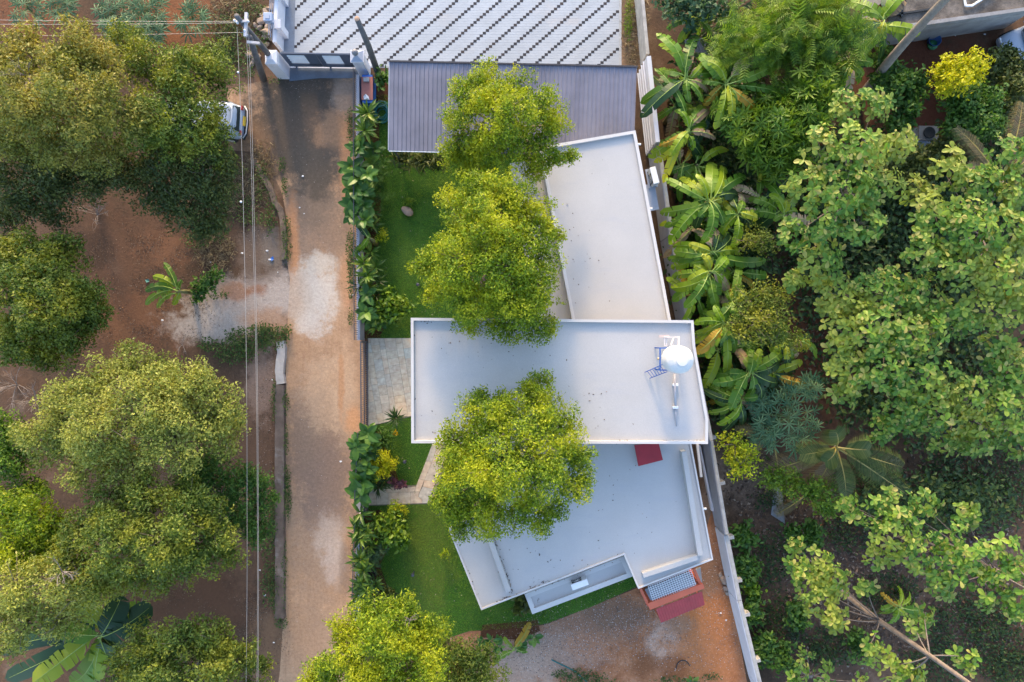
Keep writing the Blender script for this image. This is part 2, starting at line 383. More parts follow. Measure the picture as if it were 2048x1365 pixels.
# ------------------------------------------------------------------ kerbs along the road
m_conc = paint('old_concrete', (.135, .098, .078), .95, .4, 1.2, (.30, .27, .25), .9, bmp=.8, gamt=.8)
m_brick = paint('laterite', (.15, .11, .085), .95, .4, 4, (.07, .055, .045), 1.5, bmp=.9, gamt=.8)
def ragged(pts, zs, hw, name, mat, label, cat):
    mb = MB(); vs = []; fs = []
    for i, (x, y) in enumerate(pts):
        p = P(x, y); q = P(*pts[min(i + 1, len(pts) - 1)]); r = P(*pts[max(i - 1, 0)]); d = (q - r).normalized(); u = Vector((-d.y, d.x, 0))
        a = hw * random.uniform(.92, 1.06); b = hw * random.uniform(.9, 1.08); z = zs * random.uniform(.98, 1.02)
        vs += [p + u * a, p + u * a * .9 + Vector((0, 0, z)), p - u * b * .9 + Vector((0, 0, z)), p - u * b]
    for i in range(len(pts) - 1):
        for k in range(3): fs.append((4 * i + k, 4 * i + k + 1, 4 * i + k + 5, 4 * i + k + 4))
    fs += [(0, 1, 2, 3), (4 * len(pts) - 1, 4 * len(pts) - 2, 4 * len(pts) - 3, 4 * len(pts) - 4)]
    mb.add(vs, fs); return mb.build(name, mat, label=label, cat=cat)
ragged([(561.5, 770 + i * 8) for i in range(59)], .22, M(10), 'low_wall', m_conc, 'long low weathered concrete kerb wall beside the dirt road, lower left', 'kerb')
ragged([(563 + 2 * math.sin(i * .4), 683 + i * 5) for i in range(18)], .22, M(9), 'concrete_slab', paint('pale_concrete', (.42, .38, .35), .9, .15, 3, (.25, .2, .17), 2), 'pale broken concrete slab at the upper end of the kerb wall', 'slab')
ragged([(508 + 45 * math.sin(i / 12 * 1.5), 322 + i * 8.5) for i in range(11)] + [(562, 420), (566, 440), (568, 460), (569, 490), (569, 520)], .14, M(6), 'low_wall', m_brick, 'curved low laterite kerb beside the dark road end, under the wires', 'kerb')

# ------------------------------------------------------------------ paved forecourt
m_white_tile = paint('pale_paver', (.385, .415, .455), .6, .10, .8, (.50, .42, .36), .35, bmp=.1, gamt=.5)
m_black_tile = objvar('dark_paver', [(.022, .024, .032), (.03, .03, .038), (.045, .035, .036)], .85)
m_joint = paint('joint', (.40, .41, .42), .9, .2, 5)
fc = MB().sheet(ppoly([(560, 136), (1243, 136), (1243, -60), (560, -60)]), .004).build('forecourt', m_joint, kind='structure')
CW, RH_ = M(6.19), M(5.36)
o0 = P(588, 134)
ncol = int((1241 - 588) / 6.19); nrow = 33
black = []; wv = MB()
for r in range(nrow):
    run = []
    for c in range(ncol):
        x, y = o0.x + c * CW, o0.y + r * RH_
        if (c - r) % 7 == 0: black.append((x + CW / 2, y + RH_ / 2, r, c))
    c = 0
    while c < ncol:
        k = (c - r) % 7
        if k == 0: c += 1; continue
        n_ = min(3 - (k - 1) % 3, ncol - c)
        g = .006; dz = random.uniform(-.0012, .0012)
        x0, x1, y0, y1 = o0.x + c * CW + g / 2, o0.x + (c + n_) * CW - g / 2, o0.y + r * RH_ + g / 2, o0.y + (r + 1) * RH_ - g / 2
        wv.prism([(x0, y0), (x1, y0), (x1, y1), (x0, y1)], .004, .0125 + dz)
        c += n_
wv.build('pale_pavers', m_white_tile, fc, kind='stuff')
bt = MB().box((0, 0, .002), (CW * 1.06, RH_ * 1.06, .012)).mesh('dark_paver', m_black_tile)
inview = [b for b in black if 1 <= b[2] <= 24 and not (b[2] < 2)]
inview.sort(key=lambda b: (b[2] < 24, b[2]), reverse=True); keep = set(inview[:300]); rest = MB()
for b in black:
    if b in keep:
        o = bpy.data.objects.new('dark_paver', bt); o.location = (b[0], b[1], .0085); link(o, fc)
    else: rest.box((b[0], b[1], .0105), (CW * 1.06, RH_ * 1.06, .012))
rest.build('dark_pavers', m_black_tile, fc, kind='stuff')
m_greypaint = paint('grey_floor_paint', (.17, .20, .25), .7, .2, 1.5, (.10, .10, .11), 1)
MB().prism(ppoly([(566, 106), (588, 132), (592, -60), (575, -60)]), .004, .03).build('margin_strip', m_greypaint, fc)

# forecourt side wall, piers, railing
m_wallwhite = paint('white_wall', (.68, .68, .74), .75, .06, 1.5, (.40, .40, .44), .8, bmp=.15)
m_bluegrey = paint('blue_grey_paint', (.36, .40, .50), .6, .08, 2)
m_steel = paint('grey_steel', (.22, .23, .28), .45, .1, 3, metal=.3)
m_darkbar = paint('dark_bar', (.07, .07, .085), .5, .1, 3)
fw = empty('forecourt_wall', P(570, 50), 'white wall with stub piers and pipe railing left of the tiled forecourt', 'wall')
a, b = P(567.6, 104), P(574, -40)
def wallseg(mb, a, b, th, z0, z1, side=1, mi=0):
    d = (b - a).normalized(); u = Vector((-d.y, d.x, 0)) * th * side
    mb.prism([a.xy, b.xy, (b + u).xy, (a + u).xy], z0, z1, mi)
mb = MB(); wallseg(mb, a, b, .18, 0, 1.1); mb.build('wall_panel', m_wallwhite, fw)
for y in (72, 8):
    p = P(571, y); MB().box((p.x - .05, p.y, .62), (.42, .34, 1.24)).box((p.x - .05, p.y, 1.27), (.5, .42, .07)).build('pier', m_wallwhite, fw)
for zz in (1.35, 1.6, 1.85):
    d = Vector((-.10, 0, zz)); MB().tube([a + d, b + d], .025, 8).build('rail', m_steel, fw)
lp = empty('wall_lamp', P(563, 66), 'square blue-grey lamp box on the forecourt wall pier', 'lamp')
p = P(566.5, 70)
MB().box((p.x - .1, p.y, 1.45), (.12, .12, .35)).build('post', m_steel, lp)
MB().box((p.x - .1, p.y, 1.75), (.40, .40, .35)).build('lamp_head', paint('lamp_blue', (.34, .41, .55), .4, .05), lp, bevel=.02)
MB().box((p.x - .1, p.y, 1.935), (.2, .2, .03)).build('lamp_cap', m_bluegrey, lp)

# gate with pillars
gw = empty('gate_pillar', P(568, 146), 'tall white square gate pillar at the left end of the entrance gate', 'pillar')
q = P(568.5, 146); MB().box((q.x, q.y, .95), (.55, .66, 1.9)).build('shaft', m_wallwhite, gw, bevel=.02)
MB().box((q.x, q.y, 1.95), (.5, .6, .1), taper=.5).build('cap', m_wallwhite, gw)
gw = empty('gate_pillar', P(731, 151), 'white gate pillar with pyramid cap and ball finial, right of the entrance gate', 'pillar')
q = P(731, 144); MB().box((q.x, q.y, .9), (.52, .52, 1.8)).build('shaft', m_wallwhite, gw, bevel=.02)
MB().box((q.x, q.y, 1.84), (.62, .58, .08)).build('cap_ledge', m_wallwhite, gw)
MB().box((q.x, q.y, 2.0), (.58, .54, .24), taper=.12).build('cap', m_bluegrey, gw)
MB().lathe((q.x, q.y, 2.1), [(.03, 0), (.06, .04), (.13, .1), (.155, .18), (.13, .27), (.06, .32), (.01, .335)], 20).build('ball_finial', paint('finial_grey', (.2, .2, .22), .6), gw, smooth=True)
m_gate = paint('gate_paint', (.085, .105, .15), .5, .12, 2)
m_louv = paint('gate_louvre', (.62, .66, .72), .5, .05)
gate = empty('entrance_gate', P(648, 133), 'dark blue-grey two leaf metal gate with white louvres, before the tiled forecourt', 'gate')
ga, gb = P(581, 134), P(717, 136); gl = (gb - ga)
gdir = gl.normalized(); R = Matrix.Rotation(math.atan2(gdir.y, gdir.x), 3, 'Z')
for k in range(2):
    c = ga + gl * (.25 + .5 * k); L = gl.length / 2 - .03
    lf = MB()
    for (cx, cz, sx, sz) in ((0, .18, L, .16), (0, 1.56, L, .16), (-L / 2 + .12, .87, .24, 1.22), (L / 2 - .28, .87, .56, 1.22), (0, .37, L, .22)):
        lf.box(c + R @ Vector((cx, 0, cz)), (sx, .06, sz), rot=R)
    l = lf.build('gate_leaf', m_gate, gate)
    for j in range(4):
        T = R @ Matrix.Rotation(math.radians(-35), 3, 'X')
        MB().box(c + R @ Vector((-.16, 0, .62 + j * .24)), (L - .80, .02, .11), rot=T).build('louvre', m_louv, l)
    MB().tube([c + R @ Vector((-L / 2 + .3, 0, .02)), c + R @ Vector((-L / 2 + .3, 0, .14))], .05, 8).build('wheel', m_darkbar, l)
MB().box((ga + gl / 2) + Vector((0, -.05, .012)), (gl.length, .09, .02), rot=R).build('floor_rail', m_wallwhite, gate)
MB().prism(ppoly([(579, 136), (719, 138), (724, 154), (700, 157), (640, 157), (579, 163)]), 0, .028).build('gate_ramp', paint('ramp_paint', (.10, .135, .19), .7, .2, 1.5, (.06, .06, .07), 1), kind='structure')

# ------------------------------------------------------------------ garden boundary wall, railings, sliding gates
gwall = empty('garden_wall', P(728, 420), 'low pale wall with dark bar railing between the road and the lawn', 'wall')
m_gardenwall = paint('garden_wall_paint', (.46, .46, .52), .8, .1, 1.5, (.25, .24, .25), 1)
barm = MB().tube([(0, 0, 0), (0, 0, .82)], .014, 5).mesh('bar', m_darkbar)
def railing(x0, y0, x1, y1, zb, th=.15, pitch=.105, rail_z=(.78,)):
    a, b = P(x0, y0), P(x1, y1); mb = MB(); wallseg(mb, a, b, th, 0, zb, 1); mb.build('wall_panel', m_gardenwall, gwall)
    d = (b - a); n = int(d.length / pitch); u = d.normalized(); off = Vector((-u.y, u.x, 0)) * th * .6
    for i in range(n):
        o = bpy.data.objects.new('bar', barm); o.location = a + d * ((i + .5) / n) + off + Vector((0, 0, zb)); link(o, gwall)
    for z in rail_z: MB().box((a + b) / 2 + off + Vector((0, 0, zb + z)), (.03, d.length, .03), rot=Matrix.Rotation(math.atan2(-d.x, d.y), 3, 'Z')).build('rail', m_darkbar, gwall)
railing(729, 681, 727, 166, 1.05)
railing(729, 984, 735.5, 856, 1.0)
railing(722, 1240, 729, 1022, 1.0)
def slide_gate(x0, y0, x1, y1, h, label, n):
    g = empty('bar_gate', P((x0 + x1) / 2, (y0 + y1) / 2), label, 'gate')
    a, b = P(x0, y0), P(x1, y1); d = b - a; Rz = Matrix.Rotation(math.atan2(d.y, d.x), 3, 'Z')
    me = MB().box((0, 0, h / 2), (.02, .025, h - .1), 0).mesh('bar', m_darkbar)
    for i in range(n):
        o = bpy.data.objects.new('bar', me); o.location = a + d * ((i + .5) / n) + Vector((0, 0, .06)); o.rotation_euler.z = math.atan2(d.y, d.x); link(o, g)
    for z in (.06, h * .5, h): MB().box((a + b) / 2 + Vector((0, 0, z)), (d.length, .05, .05), rot=Rz).build('rail', m_darkbar, g)
    for p in (a, b): MB().box(p + Vector((0, 0, h / 2)), (.06, .06, h), rot=Rz).build('post', m_darkbar, g)
slide_gate(734.5, 684, 735.5, 853, 1.5, 'long dark bar gate at the road edge of the stone patio', 40)
slide_gate(735, 985, 735.5, 1021, 1.45, 'short dark bar gate at the end of the garden path', 12)
MB().prism(ppoly([(712, 986), (732, 985), (732, 1022), (712, 1022)]), 0, .05).build('gate_step', paint('step_grey', (.30, .30, .33), .9, .15, 2, (.15, .14, .13), 2), kind='structure')

# ------------------------------------------------------------------ patio and path slabs
m_slab = objvar('stone_slab', [(.62, .48, .33), (.57, .47, .35), (.66, .52, .36), (.55, .48, .38), (.64, .49, .34), (.70, .58, .43), (.58, .46, .34), (.57, .55, .46)], .85, 5, .4)
m_slab2 = objvar('path_slab', [(.56, .45, .34), (.64, .47, .33), (.52, .46, .38), (.60, .45, .32), (.48, .44, .38)], .85, 5, .4)
patio = MB().sheet(ppoly([(735.5, 675), (960, 675), (960, 800), (735.5, 855)]), .005).build('patio', paint('patio_joint', (.27, .225, .175), .95, .3, 5), kind='structure')
reg = ppoly([(737, 677), (958, 677), (958, 799), (737, 853)])
ang = math.radians(-9.5); ca, sa = math.cos(ang), math.sin(ang); org = P(737, 677)
u_ = 0.0; ci = 0; u_ = -1.5
widths = [.44, .27, .50, .30]
while u_ < 7:
    wd = widths[ci % 4] * random.uniform(.92, 1.1); v_ = -1.5 + random.uniform(0, .5)
    while v_ < 6:
        ln = (random.choice([.42, .5, .58, .36]) if ci % 2 == 0 else random.choice([.5, .65, .4, .3]))
        g = .005
        q = [(u_ + g, v_ + g), (u_ + wd - g, v_ + g), (u_ + wd - g, v_ + ln - g), (u_ + g, v_ + ln - g)]
        # local (u right, v down the picture), rotated
        q = [(org.x + x * ca - y * sa, org.y - y * ca - x * sa) for x, y in q]
        q = clip(q, reg)
        if q and len(q) >= 3:
            ar = abs(sum(q[i][0] * q[(i + 1) % len(q)][1] - q[(i + 1) % len(q)][0] * q[i][1] for i in range(len(q)))) / 2
            if ar > .004: MB().prism(q, .005, .03 + random.uniform(-.003, .003)).build('slab', m_slab, patio)
        v_ += ln
    u_ += wd; ci += 1
path = MB().sheet(ppoly([(735, 975), (835, 970), (862, 905), (882, 880), (912, 880), (862, 1008), (735, 1012)]), .014).build('garden_path', paint('path_joint', (.24, .20, .15), .95, .3, 5), kind='structure')
ZP = lambda x, y: (690 + x / 7.186, 830 + y / 7.186)
for q in ([(325, 1130), (455, 1125), (455, 1290), (325, 1298)], [(455, 1125), (620, 1120), (620, 1285), (455, 1290)], [(620, 1120), (775, 1115), (775, 1280), (620, 1285)],
          [(775, 1115), (942, 1110), (942, 1275), (775, 1280)], [(942, 1110), (1070, 1105), (1055, 1175), (1108, 1215), (1108, 1270), (942, 1275)],
          [(345, 1060), (590, 1050), (590, 1120), (345, 1128)], [(590, 1048), (692, 1045), (692, 1117), (590, 1120)], [(692, 1045), (905, 1040), (905, 1110), (692, 1117)], [(905, 1040), (1020, 1030), (1000, 1105), (905, 1110)],
          [(1020, 1030), (1062, 918), (1142, 937), (1075, 1105), (1000, 1105)], [(1062, 918), (1165, 660), (1250, 680), (1142, 937)], [(1165, 660), (1255, 415), (1330, 440), (1250, 680)],
          [(1075, 1105), (1120, 1030), (1270, 1065), (1195, 1265), (1108, 1270), (1108, 1215), (1055, 1175)], [(1142, 937), (1310, 960), (1270, 1065), (1120, 1030)],
          [(1142, 937), (1250, 680), (1400, 720), (1310, 960)], [(1250, 680), (1330, 440), (1480, 470), (1400, 720)]):
    MB().prism(inset(ppoly([ZP(*p) for p in q]), .006), .014, .04 + random.uniform(-.003, .003)).build('slab', m_slab2, path)

# ================================================================== HOUSE
m_roof = paint('roof_paint', (.465, .445, .43), .55, .05, .5, (.42, .41, .42), .28, bmp=.1, gamt=.5, stain=((.425, .415, .425), (.43, .385, .34), (.28, .25, .23)))
m_parapet = paint('parapet_paint', (.56, .535, .52), .6, .05, 1.2, (.42, .40, .40), .7, bmp=.1, gamt=.35)
m_wall = paint('house_wall', (.62, .60, .57), .8, .06, 1, (.35, .32, .3), .6)
m_maroon = paint('maroon_sheet', (.34, .020, .030), .6, .12, 2, (.24, .03, .04), 1.5, gamt=.35)
m_orange = paint('orange_paint', (.58, .13, .065), .6, .12, 2, (.3, .07, .04), 1)
m_white = paint('white_paint', (.78, .78, .80), .45, .04, 2, (.5, .5, .5), 1, gamt=.25)
m_glass, t_, b_ = mnew('window_glass'); b_.inputs['Base Color'].default_value = (.02, .03, .035, 1); b_.inputs['Roughness'].default_value = .08
m_wood = paint('door_wood', (.16, .07, .03), .5, .2, 4)

house = empty('house', P(1130, 780), 'single house with flat white roofs in three angled blocks around garden trees', 'house')
ZU, ZM, ZL, ZS = 3.9, 5.3, 3.4, 3.3
def block(poly_px, z, th, par, parw, wall_in, mat=m_roof, wall=True):
    poly = ppoly(poly_px, z)
    r = MB().prism(poly, z - th, z - par).build('roof_slab', mat, house)
    mb = MB(); ring(mb, poly, parw, z - par - .03, z); mb.build('parapet', m_parapet, r)
    if wall: MB().prism(inset(poly, wall_in), 0, z - th).build('wall', m_wall, house)
    return r
UP = [(1078, 294), (1271, 261), (1345, 656), (1149, 664)]
block(UP, ZU, .35, .12, M(6, ZU), .35)
strip = [(1030, 330), (1088, 320), (1149, 664), (1075, 672)]
MB().prism(ppoly([(1020, 327), (1090, 318), (1152, 664), (1075, 672)], ZS), ZS - .2, ZS).build('ledge', m_roof, house)
MB().prism(inset(ppoly([(1020, 327), (1090, 318), (1152, 664), (1075, 672)], ZS), .3), 0, ZS - .2).build('wall', m_wall, house)
MID = [(821.5, 636), (1387, 641), (1390.5, 692), (1416.5, 840), (1416, 888.5), (822.5, 887)]
mid = block(MID, ZM, .38, .14, M(5.5, ZM), .9)
LOW = [(896, 1057), (962.3, 1221), (1247.9, 1110.7), (1276.6, 1178.5), (1426.5, 1120), (1376, 852), (965, 860), (1012, 1008)]
low = block(LOW, ZL, .35, .07, M(3.2, ZL), .5)
# upstand beams on the lower roof
def beam(a, b, wpx, z, h, name, parent, mat=m_roof):
    a, b = P(*a, z + h), P(*b, z + h); d = (b - a).normalized(); u = Vector((-d.y, d.x, 0)) * M(wpx, z) / 2
    return MB().prism([(a + u).xy, (b + u).xy, (b - u).xy, (a - u).xy], z - .02, z + h).build(name, mat, parent, bevel=.012)
RZ = ZL - .07
beam((973, 1060), (1017, 1184), 10, RZ, .32, 'upstand_beam', low)
beam((1368, 903), (1401, 1112), 10, RZ, .40, 'upstand_beam', low)
beam((1286, 1152), (1396, 1115.5), 10, RZ, .3, 'upstand_beam', low)
beam((1395, 889), (1403, 955), 5, 2.6, .1, 'ledge', house)
# lower ledge beside the lawn
led = MB().prism(ppoly([(1049, 1189), (1064.7, 1229), (1266, 1153), (1249, 1112)], 2.55), 2.3, 2.5).build('ledge', m_roof, house)
mb = MB(); ring(mb, ppoly([(1049, 1189), (1064.7, 1229), (1266, 1153), (1249, 1112)], 2.6), .22, 2.47, 2.6); mb.build('parapet', m_parapet, led)
MB().prism(inset(ppoly([(1049, 1189), (1064.7, 1229), (1266, 1153), (1249, 1112)], 2.6), .3), 0, 2.3).build('wall', m_wall, house)
# openings on the garden side
def opening(a, b, z0, z1, name, pane=True):
    d = (b - a).normalized(); nrm_ = Vector((d.y, -d.x, 0)); Rz = Matrix.Rotation(math.atan2(d.y, d.x), 3, 'Z'); c = (a + b) / 2 + Vector((0, 0, (z0 + z1) / 2))
    L = (b - a).length; f = MB()
    for (cx, cz, sx, sz) in ((0, (z1 - z0) / 2, L + .1, .08), (0, -(z1 - z0) / 2, L + .1, .08), (-L / 2, 0, .08, z1 - z0), (L / 2, 0, .08, z1 - z0), (0, 0, .05, z1 - z0)):
        f.box(c + Rz @ Vector((cx, 0, cz)), (sx, .12, sz), rot=Rz)
    f = f.build(name, m_white if pane else m_wood, house)
    MB().box(c, (L - .06, .04, z1 - z0 - .06), rot=Rz).build('pane' if pane else 'door_panel', m_glass if pane else m_wood, f)
wl = inset(ppoly(MID, ZM), .9)
xw = min(p[0] for p in wl) - .02
for (y0, y1, z0, z1, n_) in ((-3.6, -2.6, .05, 2.2, 'front_door'), (-2.0, -.2, .9, 2.3, 'window'), (-2.2, -.3, 3.2, 4.5, 'window')):
    opening(Vector((xw, y0, 0)), Vector((xw, y1, 0)), z0, z1, n_, n_ == 'window')
# porch at the rear: orange frame, white steel grille, maroon awning
po = MB().prism(ppoly([(1295.5, 1207.5), (1405, 1168), (1409.5, 1177), (1300, 1220.5)], 2.5), 2.3, 2.5).build('porch_beam', m_orange, house)
MB().prism(ppoly([(1279, 1180), (1284, 1178), (1300, 1212), (1295, 1214)], 2.45), 2.25, 2.43).build('porch_side_beam', m_orange, house)
MB().prism(ppoly([(1386, 1140), (1391, 1138), (1404, 1168), (1399, 1170)], 2.45), 2.25, 2.43).build('porch_side_beam', m_orange, house)
for (x, y) in ((1302, 1213), (1404, 1174)):
    p = P(x, y, 2.3); MB().box((p.x, p.y, 1.15), (.16, .16, 2.3)).build('porch_post', m_orange, house)
MB().prism(ppoly([(1283, 1180), (1400, 1134), (1404, 1170), (1298, 1212)], 0), 0, .12).build('porch_floor', paint('porch_floor', (.22, .24, .27), .7, .25, 2), house)
grille = empty('steel_grille', P(1345, 1170), 'white square-mesh steel grille roofing the rear porch, beside the orange beam', 'grille')
GA, GB, GC, GD = (P(x, y, 2.42) for x, y in ((1296, 1173), (1381, 1139), (1392, 1171), (1306.5, 1204)))
lx, ly = (GB - GA), (GD - GA)
mx = MB().box((0, 0, 0), (lx.length, .022, .02)).mesh('bar', m_white); my = MB().box((0, 0, 0), (.022, ly.length, .02)).mesh('bar', m_white)
for i in range(9):
    o = bpy.data.objects.new('bar', mx); o.location = GA + lx / 2 + ly * i / 8; o.rotation_euler.z = math.atan2(lx.y, lx.x); link(o, grille)
for i in range(20):
    o = bpy.data.objects.new('bar', my); o.location = GA + ly / 2 + lx * i / 19 + Vector((0, 0, .018)); o.rotation_euler.z = math.atan2(-ly.x, ly.y) + math.pi; link(o, grille)
aw = empty('awning', P(1360, 1215), 'dark red corrugated awning sheet outside the orange rear porch', 'awning')
A = [P(1312, 1218, 2.2), P(1404, 1183, 2.2), P(1409.5, 1210, 1.75), P(1322, 1246, 1.75)]
vs = []; N = 37
for i in range(N):
    t = i / (N - 1); p, q = A[0].lerp(A[1], t), A[3].lerp(A[2], t); dz = Vector((0, 0, .02 * (i % 2)))
    vs += [p + dz, q + dz]
mb = MB(); mb.add(vs, [(2 * i, 2 * i + 1, 2 * i + 3, 2 * i + 2) for i in range(N - 1)])
o = mb.build('sheet', m_maroon, aw); sm = o.modifiers.new('solid', 'SOLIDIFY'); sm.thickness = .006
for p in (A[2], A[3]): MB().tube([p + Vector((0, .1, -.02)), (p.x, p.y + .1, 0)], .025, 6).build('post', m_orange, aw)

# ------------------------------------------------------------------ shed roof
shed = empty('shed', P(1030, 210), 'long open shed with grey-violet ribbed metal roof beside the tiled forecourt', 'shed')
m_ribbed = objvar('ribbed_metal', [(.185, .18, .225), (.21, .20, .24), (.195, .19, .23), (.215, .20, .238)], .45, .6, .05)
a, b, d = P(779.5, 124.5, 3.15), P(1273.5, 135.5, 3.15), P(778, 301, 2.85)
ex = (b - a); n = 57; wd = ex.length / n; ey = (d - a); ly_ = ey.length
exn, eyn = ex.normalized(), ey.normalized(); ez = exn.cross(eyn).normalized(); ez = ez if ez.z > 0 else -ez
panel = MB()
panel.add([(0, 0, 0), (wd * .80, 0, 0), (wd * .84, 0, .04), (wd * .96, 0, .04), (wd, 0, 0)] + [(0, ly_, 0), (wd * .80, ly_, 0), (wd * .84, ly_, .04), (wd * .96, ly_, .04), (wd, ly_, 0)], [(i, i + 1, i + 6, i + 5) for i in range(4)])
pm = panel.mesh('roof_panel', m_ribbed)
Mx = Matrix((exn, eyn, ez)).transposed().to_4x4()
for i in range(n):
    o = bpy.data.objects.new('roof_panel', pm); o.matrix_basis = Matrix.Translation(a + exn * wd * i) @ Mx; link(o, shed)
m_trim = paint('shed_trim', (.05, .045, .05), .6, .1)
R3 = Mx.to_3x3()
MB().box(a + ex / 2 - eyn * .03 + ez * .02, (ex.length + .06, .07, .10), rot=R3).build('ridge_trim', m_trim, shed)
MB().box(d + ex / 2 + eyn * .02 - ez * .07, (ex.length, .03, .16), rot=R3).build('fascia', m_trim, shed)
MB().box(d + ex * .115 + eyn * .035 + ez * .0, (ex.length * .23, .035, .03), rot=R3).build('drip_edge', m_white, shed)
MB().box(a + ey / 2 - exn * .02 - ez * .02, (.05, ly_, .1), rot=R3).build('edge_trim', paint('edge_trim', (.35, .35, .38), .5), shed)
for (x, y) in ((785, 295), (785, 132), (950, 132), (1110, 134), (1265, 140), (950, 300)):
    p = P(x, y, 2.9); MB().tube([(p.x, p.y, 0), (p.x, p.y, 2.85)], .05, 8).build('post', m_trim, shed)

# ------------------------------------------------------------------ boundary wall, right
bw = empty('boundary_wall', P(1400, 700), 'long grey compound wall with stub piers running down behind the house', 'wall')
m_bwall = paint('compound_wall', (.34, .35, .40), .85, .12, 1.2, (.20, .19, .19), .8, bmp=.3, gamt=.6)
m_bwall2 = paint('compound_wall_light', (.62, .62, .67), .8, .08, 1.2, (.45, .43, .44), .8, bmp=.3)
m_cop = paint('wall_coping', (.40, .38, .36), .9, .2, 3, (.2, .17, .14), 2)
def bseg(p0, p1, z, th=.16, mat=m_bwall, cop=True):
    a, b = P(*p0, z), P(*p1, z); d = (b - a).normalized(); u = Vector((d.y, -d.x, 0))
    if u.x > 0: u = -u
    MB().prism([a.xy, b.xy, (b + u * th).xy, (a + u * th).xy], 0, z).build('wall_panel', mat, bw)
    if cop:
        e = u * .02
        MB().prism([(a - e).xy, (b - e).xy, (b + u * th * .8).xy, (a + u * th * .8).xy], z + .003, z + .05).build('coping', m_cop, bw)
bseg((1283, -60), (1299, 108), 1.5, .15, m_cop, False)
bseg((1302, 112), (1320, 284), 2.3, .2, m_bwall2, False)
for k, t in enumerate((.35, .8, 1.3, 1.75)):
    a, b = P(1302, 114, t), P(1320, 284, t); a = Vector((a.x - .06, a.y, t)); b2 = P(1302, 114, 2.3); b3 = P(1320, 284, 2.3)
    a = Vector((b2.x - .25, b2.y, t)); b = Vector((b3.x - .25, b3.y, t))
    MB().tube([a, b], .04, 6).build('rib', m_bwall2, bw)
bseg((1320, 286), (1346, 470), 2.0); bseg((1346, 471), (1380, 646), 2.0); bseg((1380, 647), (1425, 880), 2.0); bseg((1425, 881), (1456, 1068), 1.6)
bseg((1456, 1070), (1482, 1200), 1.45, .2, m_bwall2); bseg((1482, 1201), (1524, 1372), 1.45, .2, m_bwall2); bseg((1524, 1373), (1560, 1480), 1.45, .2, m_bwall2)
for (x, y) in ((1464, 1076), (1480, 1162), (1496, 1230), (1517, 1322), (1446, 967), (1428, 876)):
    p = P(x, y, 1.3); MB().box((p.x - .05, p.y, .66), (.30, .16, 1.32), rz=.2).build('pier', m_cop, bw)
# inner drain kerb
MB().prism(ppoly([(1398, 892), (1401, 891), (1428, 1022), (1424, 1023)], .3), 0, .3).build('drain_kerb', m_bwall2, bw)

# ================================================================== THINGS ON THE HOUSE
# water tank on blue stand
RM = ZM - .14
tank = empty('water_tank', P(1345, 715, RM), 'round white plastic water tank high on a stand on the middle roof', 'tank')
m_tank = paint('tank_plastic', (.60, .585, .57), .7, .02, 1, bmp=.02)
tc = P(1361, 720, RM + 2.05)
tx, ty = tc.x, tc.y; zb = RM + 1.0
prof = [(.50, 0), (.535, .04)]
for k in range(4): z0 = .08 + k * .22; prof += [(.535, z0), (.55, z0 + .03), (.55, z0 + .16), (.535, z0 + .19)]
prof += [(.54, .98), (.52, 1.04), (.44, 1.12), (.33, 1.19), (.27, 1.215)]
MB().lathe((tx, ty, zb), prof, 40).build('tank_body', m_tank, tank)
MB().lathe((tx + .02, ty - .02, zb + 1.2), [(.235, 0), (.24, .05), (.22, .075), (.08, .085), (.01, .087)], 32).build('lid', m_tank, tank)
for k in range(12):
    a_ = k * math.pi / 6; q = Vector((tx + math.cos(a_) * .40, ty + math.sin(a_) * .40, zb + 1.145))
    MB().box(q, (.16, .02, .015), rot=Matrix.Rotation(a_, 3, 'Z') @ Matrix.Rotation(.55, 3, 'Y')).build('rib', m_tank, tank)
m_blue = paint('blue_paint', (.02, .10, .38), .5, .12, 3)
st = empty('tank_stand', (tx, ty, RM), 'blue steel frame stand carrying the white roof tank', 'stand')
hx = .45
for sx in (-1, 1):
    for sy in (-.45, .45): MB().box((tx + sx * hx - .12 * (sx < 0), ty + sy, RM + .49), (.05, .05, .98)).build('leg', m_blue, st)
for sy in (-.45, .45): MB().box((tx - .06, ty + sy, RM + .975), (2 * hx + .17, .05, .05)).build('beam', m_blue, st)
for sx in (-hx - .12, 0, hx): MB().box((tx + sx, ty, RM + .975), (.05, .85, .048)).build('beam', m_blue, st)
MB().tube([(tx - hx - .12, ty + .45, RM + .1), (tx - .1, ty + .45, RM + .93)], .02, 6).build('brace', m_blue, st)
ld = empty('ladder', P(1300, 755, RM), 'short blue steel ladder leaning against the tank stand on the roof', 'ladder')
top1, top2, b1, b2_ = P(1326, 729, RM + 1.0), P(1334, 744, RM + 1.0), P(1289.5, 745, RM + .02), P(1299.5, 757, RM + .02)
for p, q in ((b1, top1), (b2_, top2)): MB().tube([p, q], .018, 6).build('side_rail', m_blue, ld)
for k in range(1, 7):
    t = k / 7; MB().tube([b1.lerp(top1, t), b2_.lerp(top2, t)], .014, 6).build('rung', m_blue, ld)
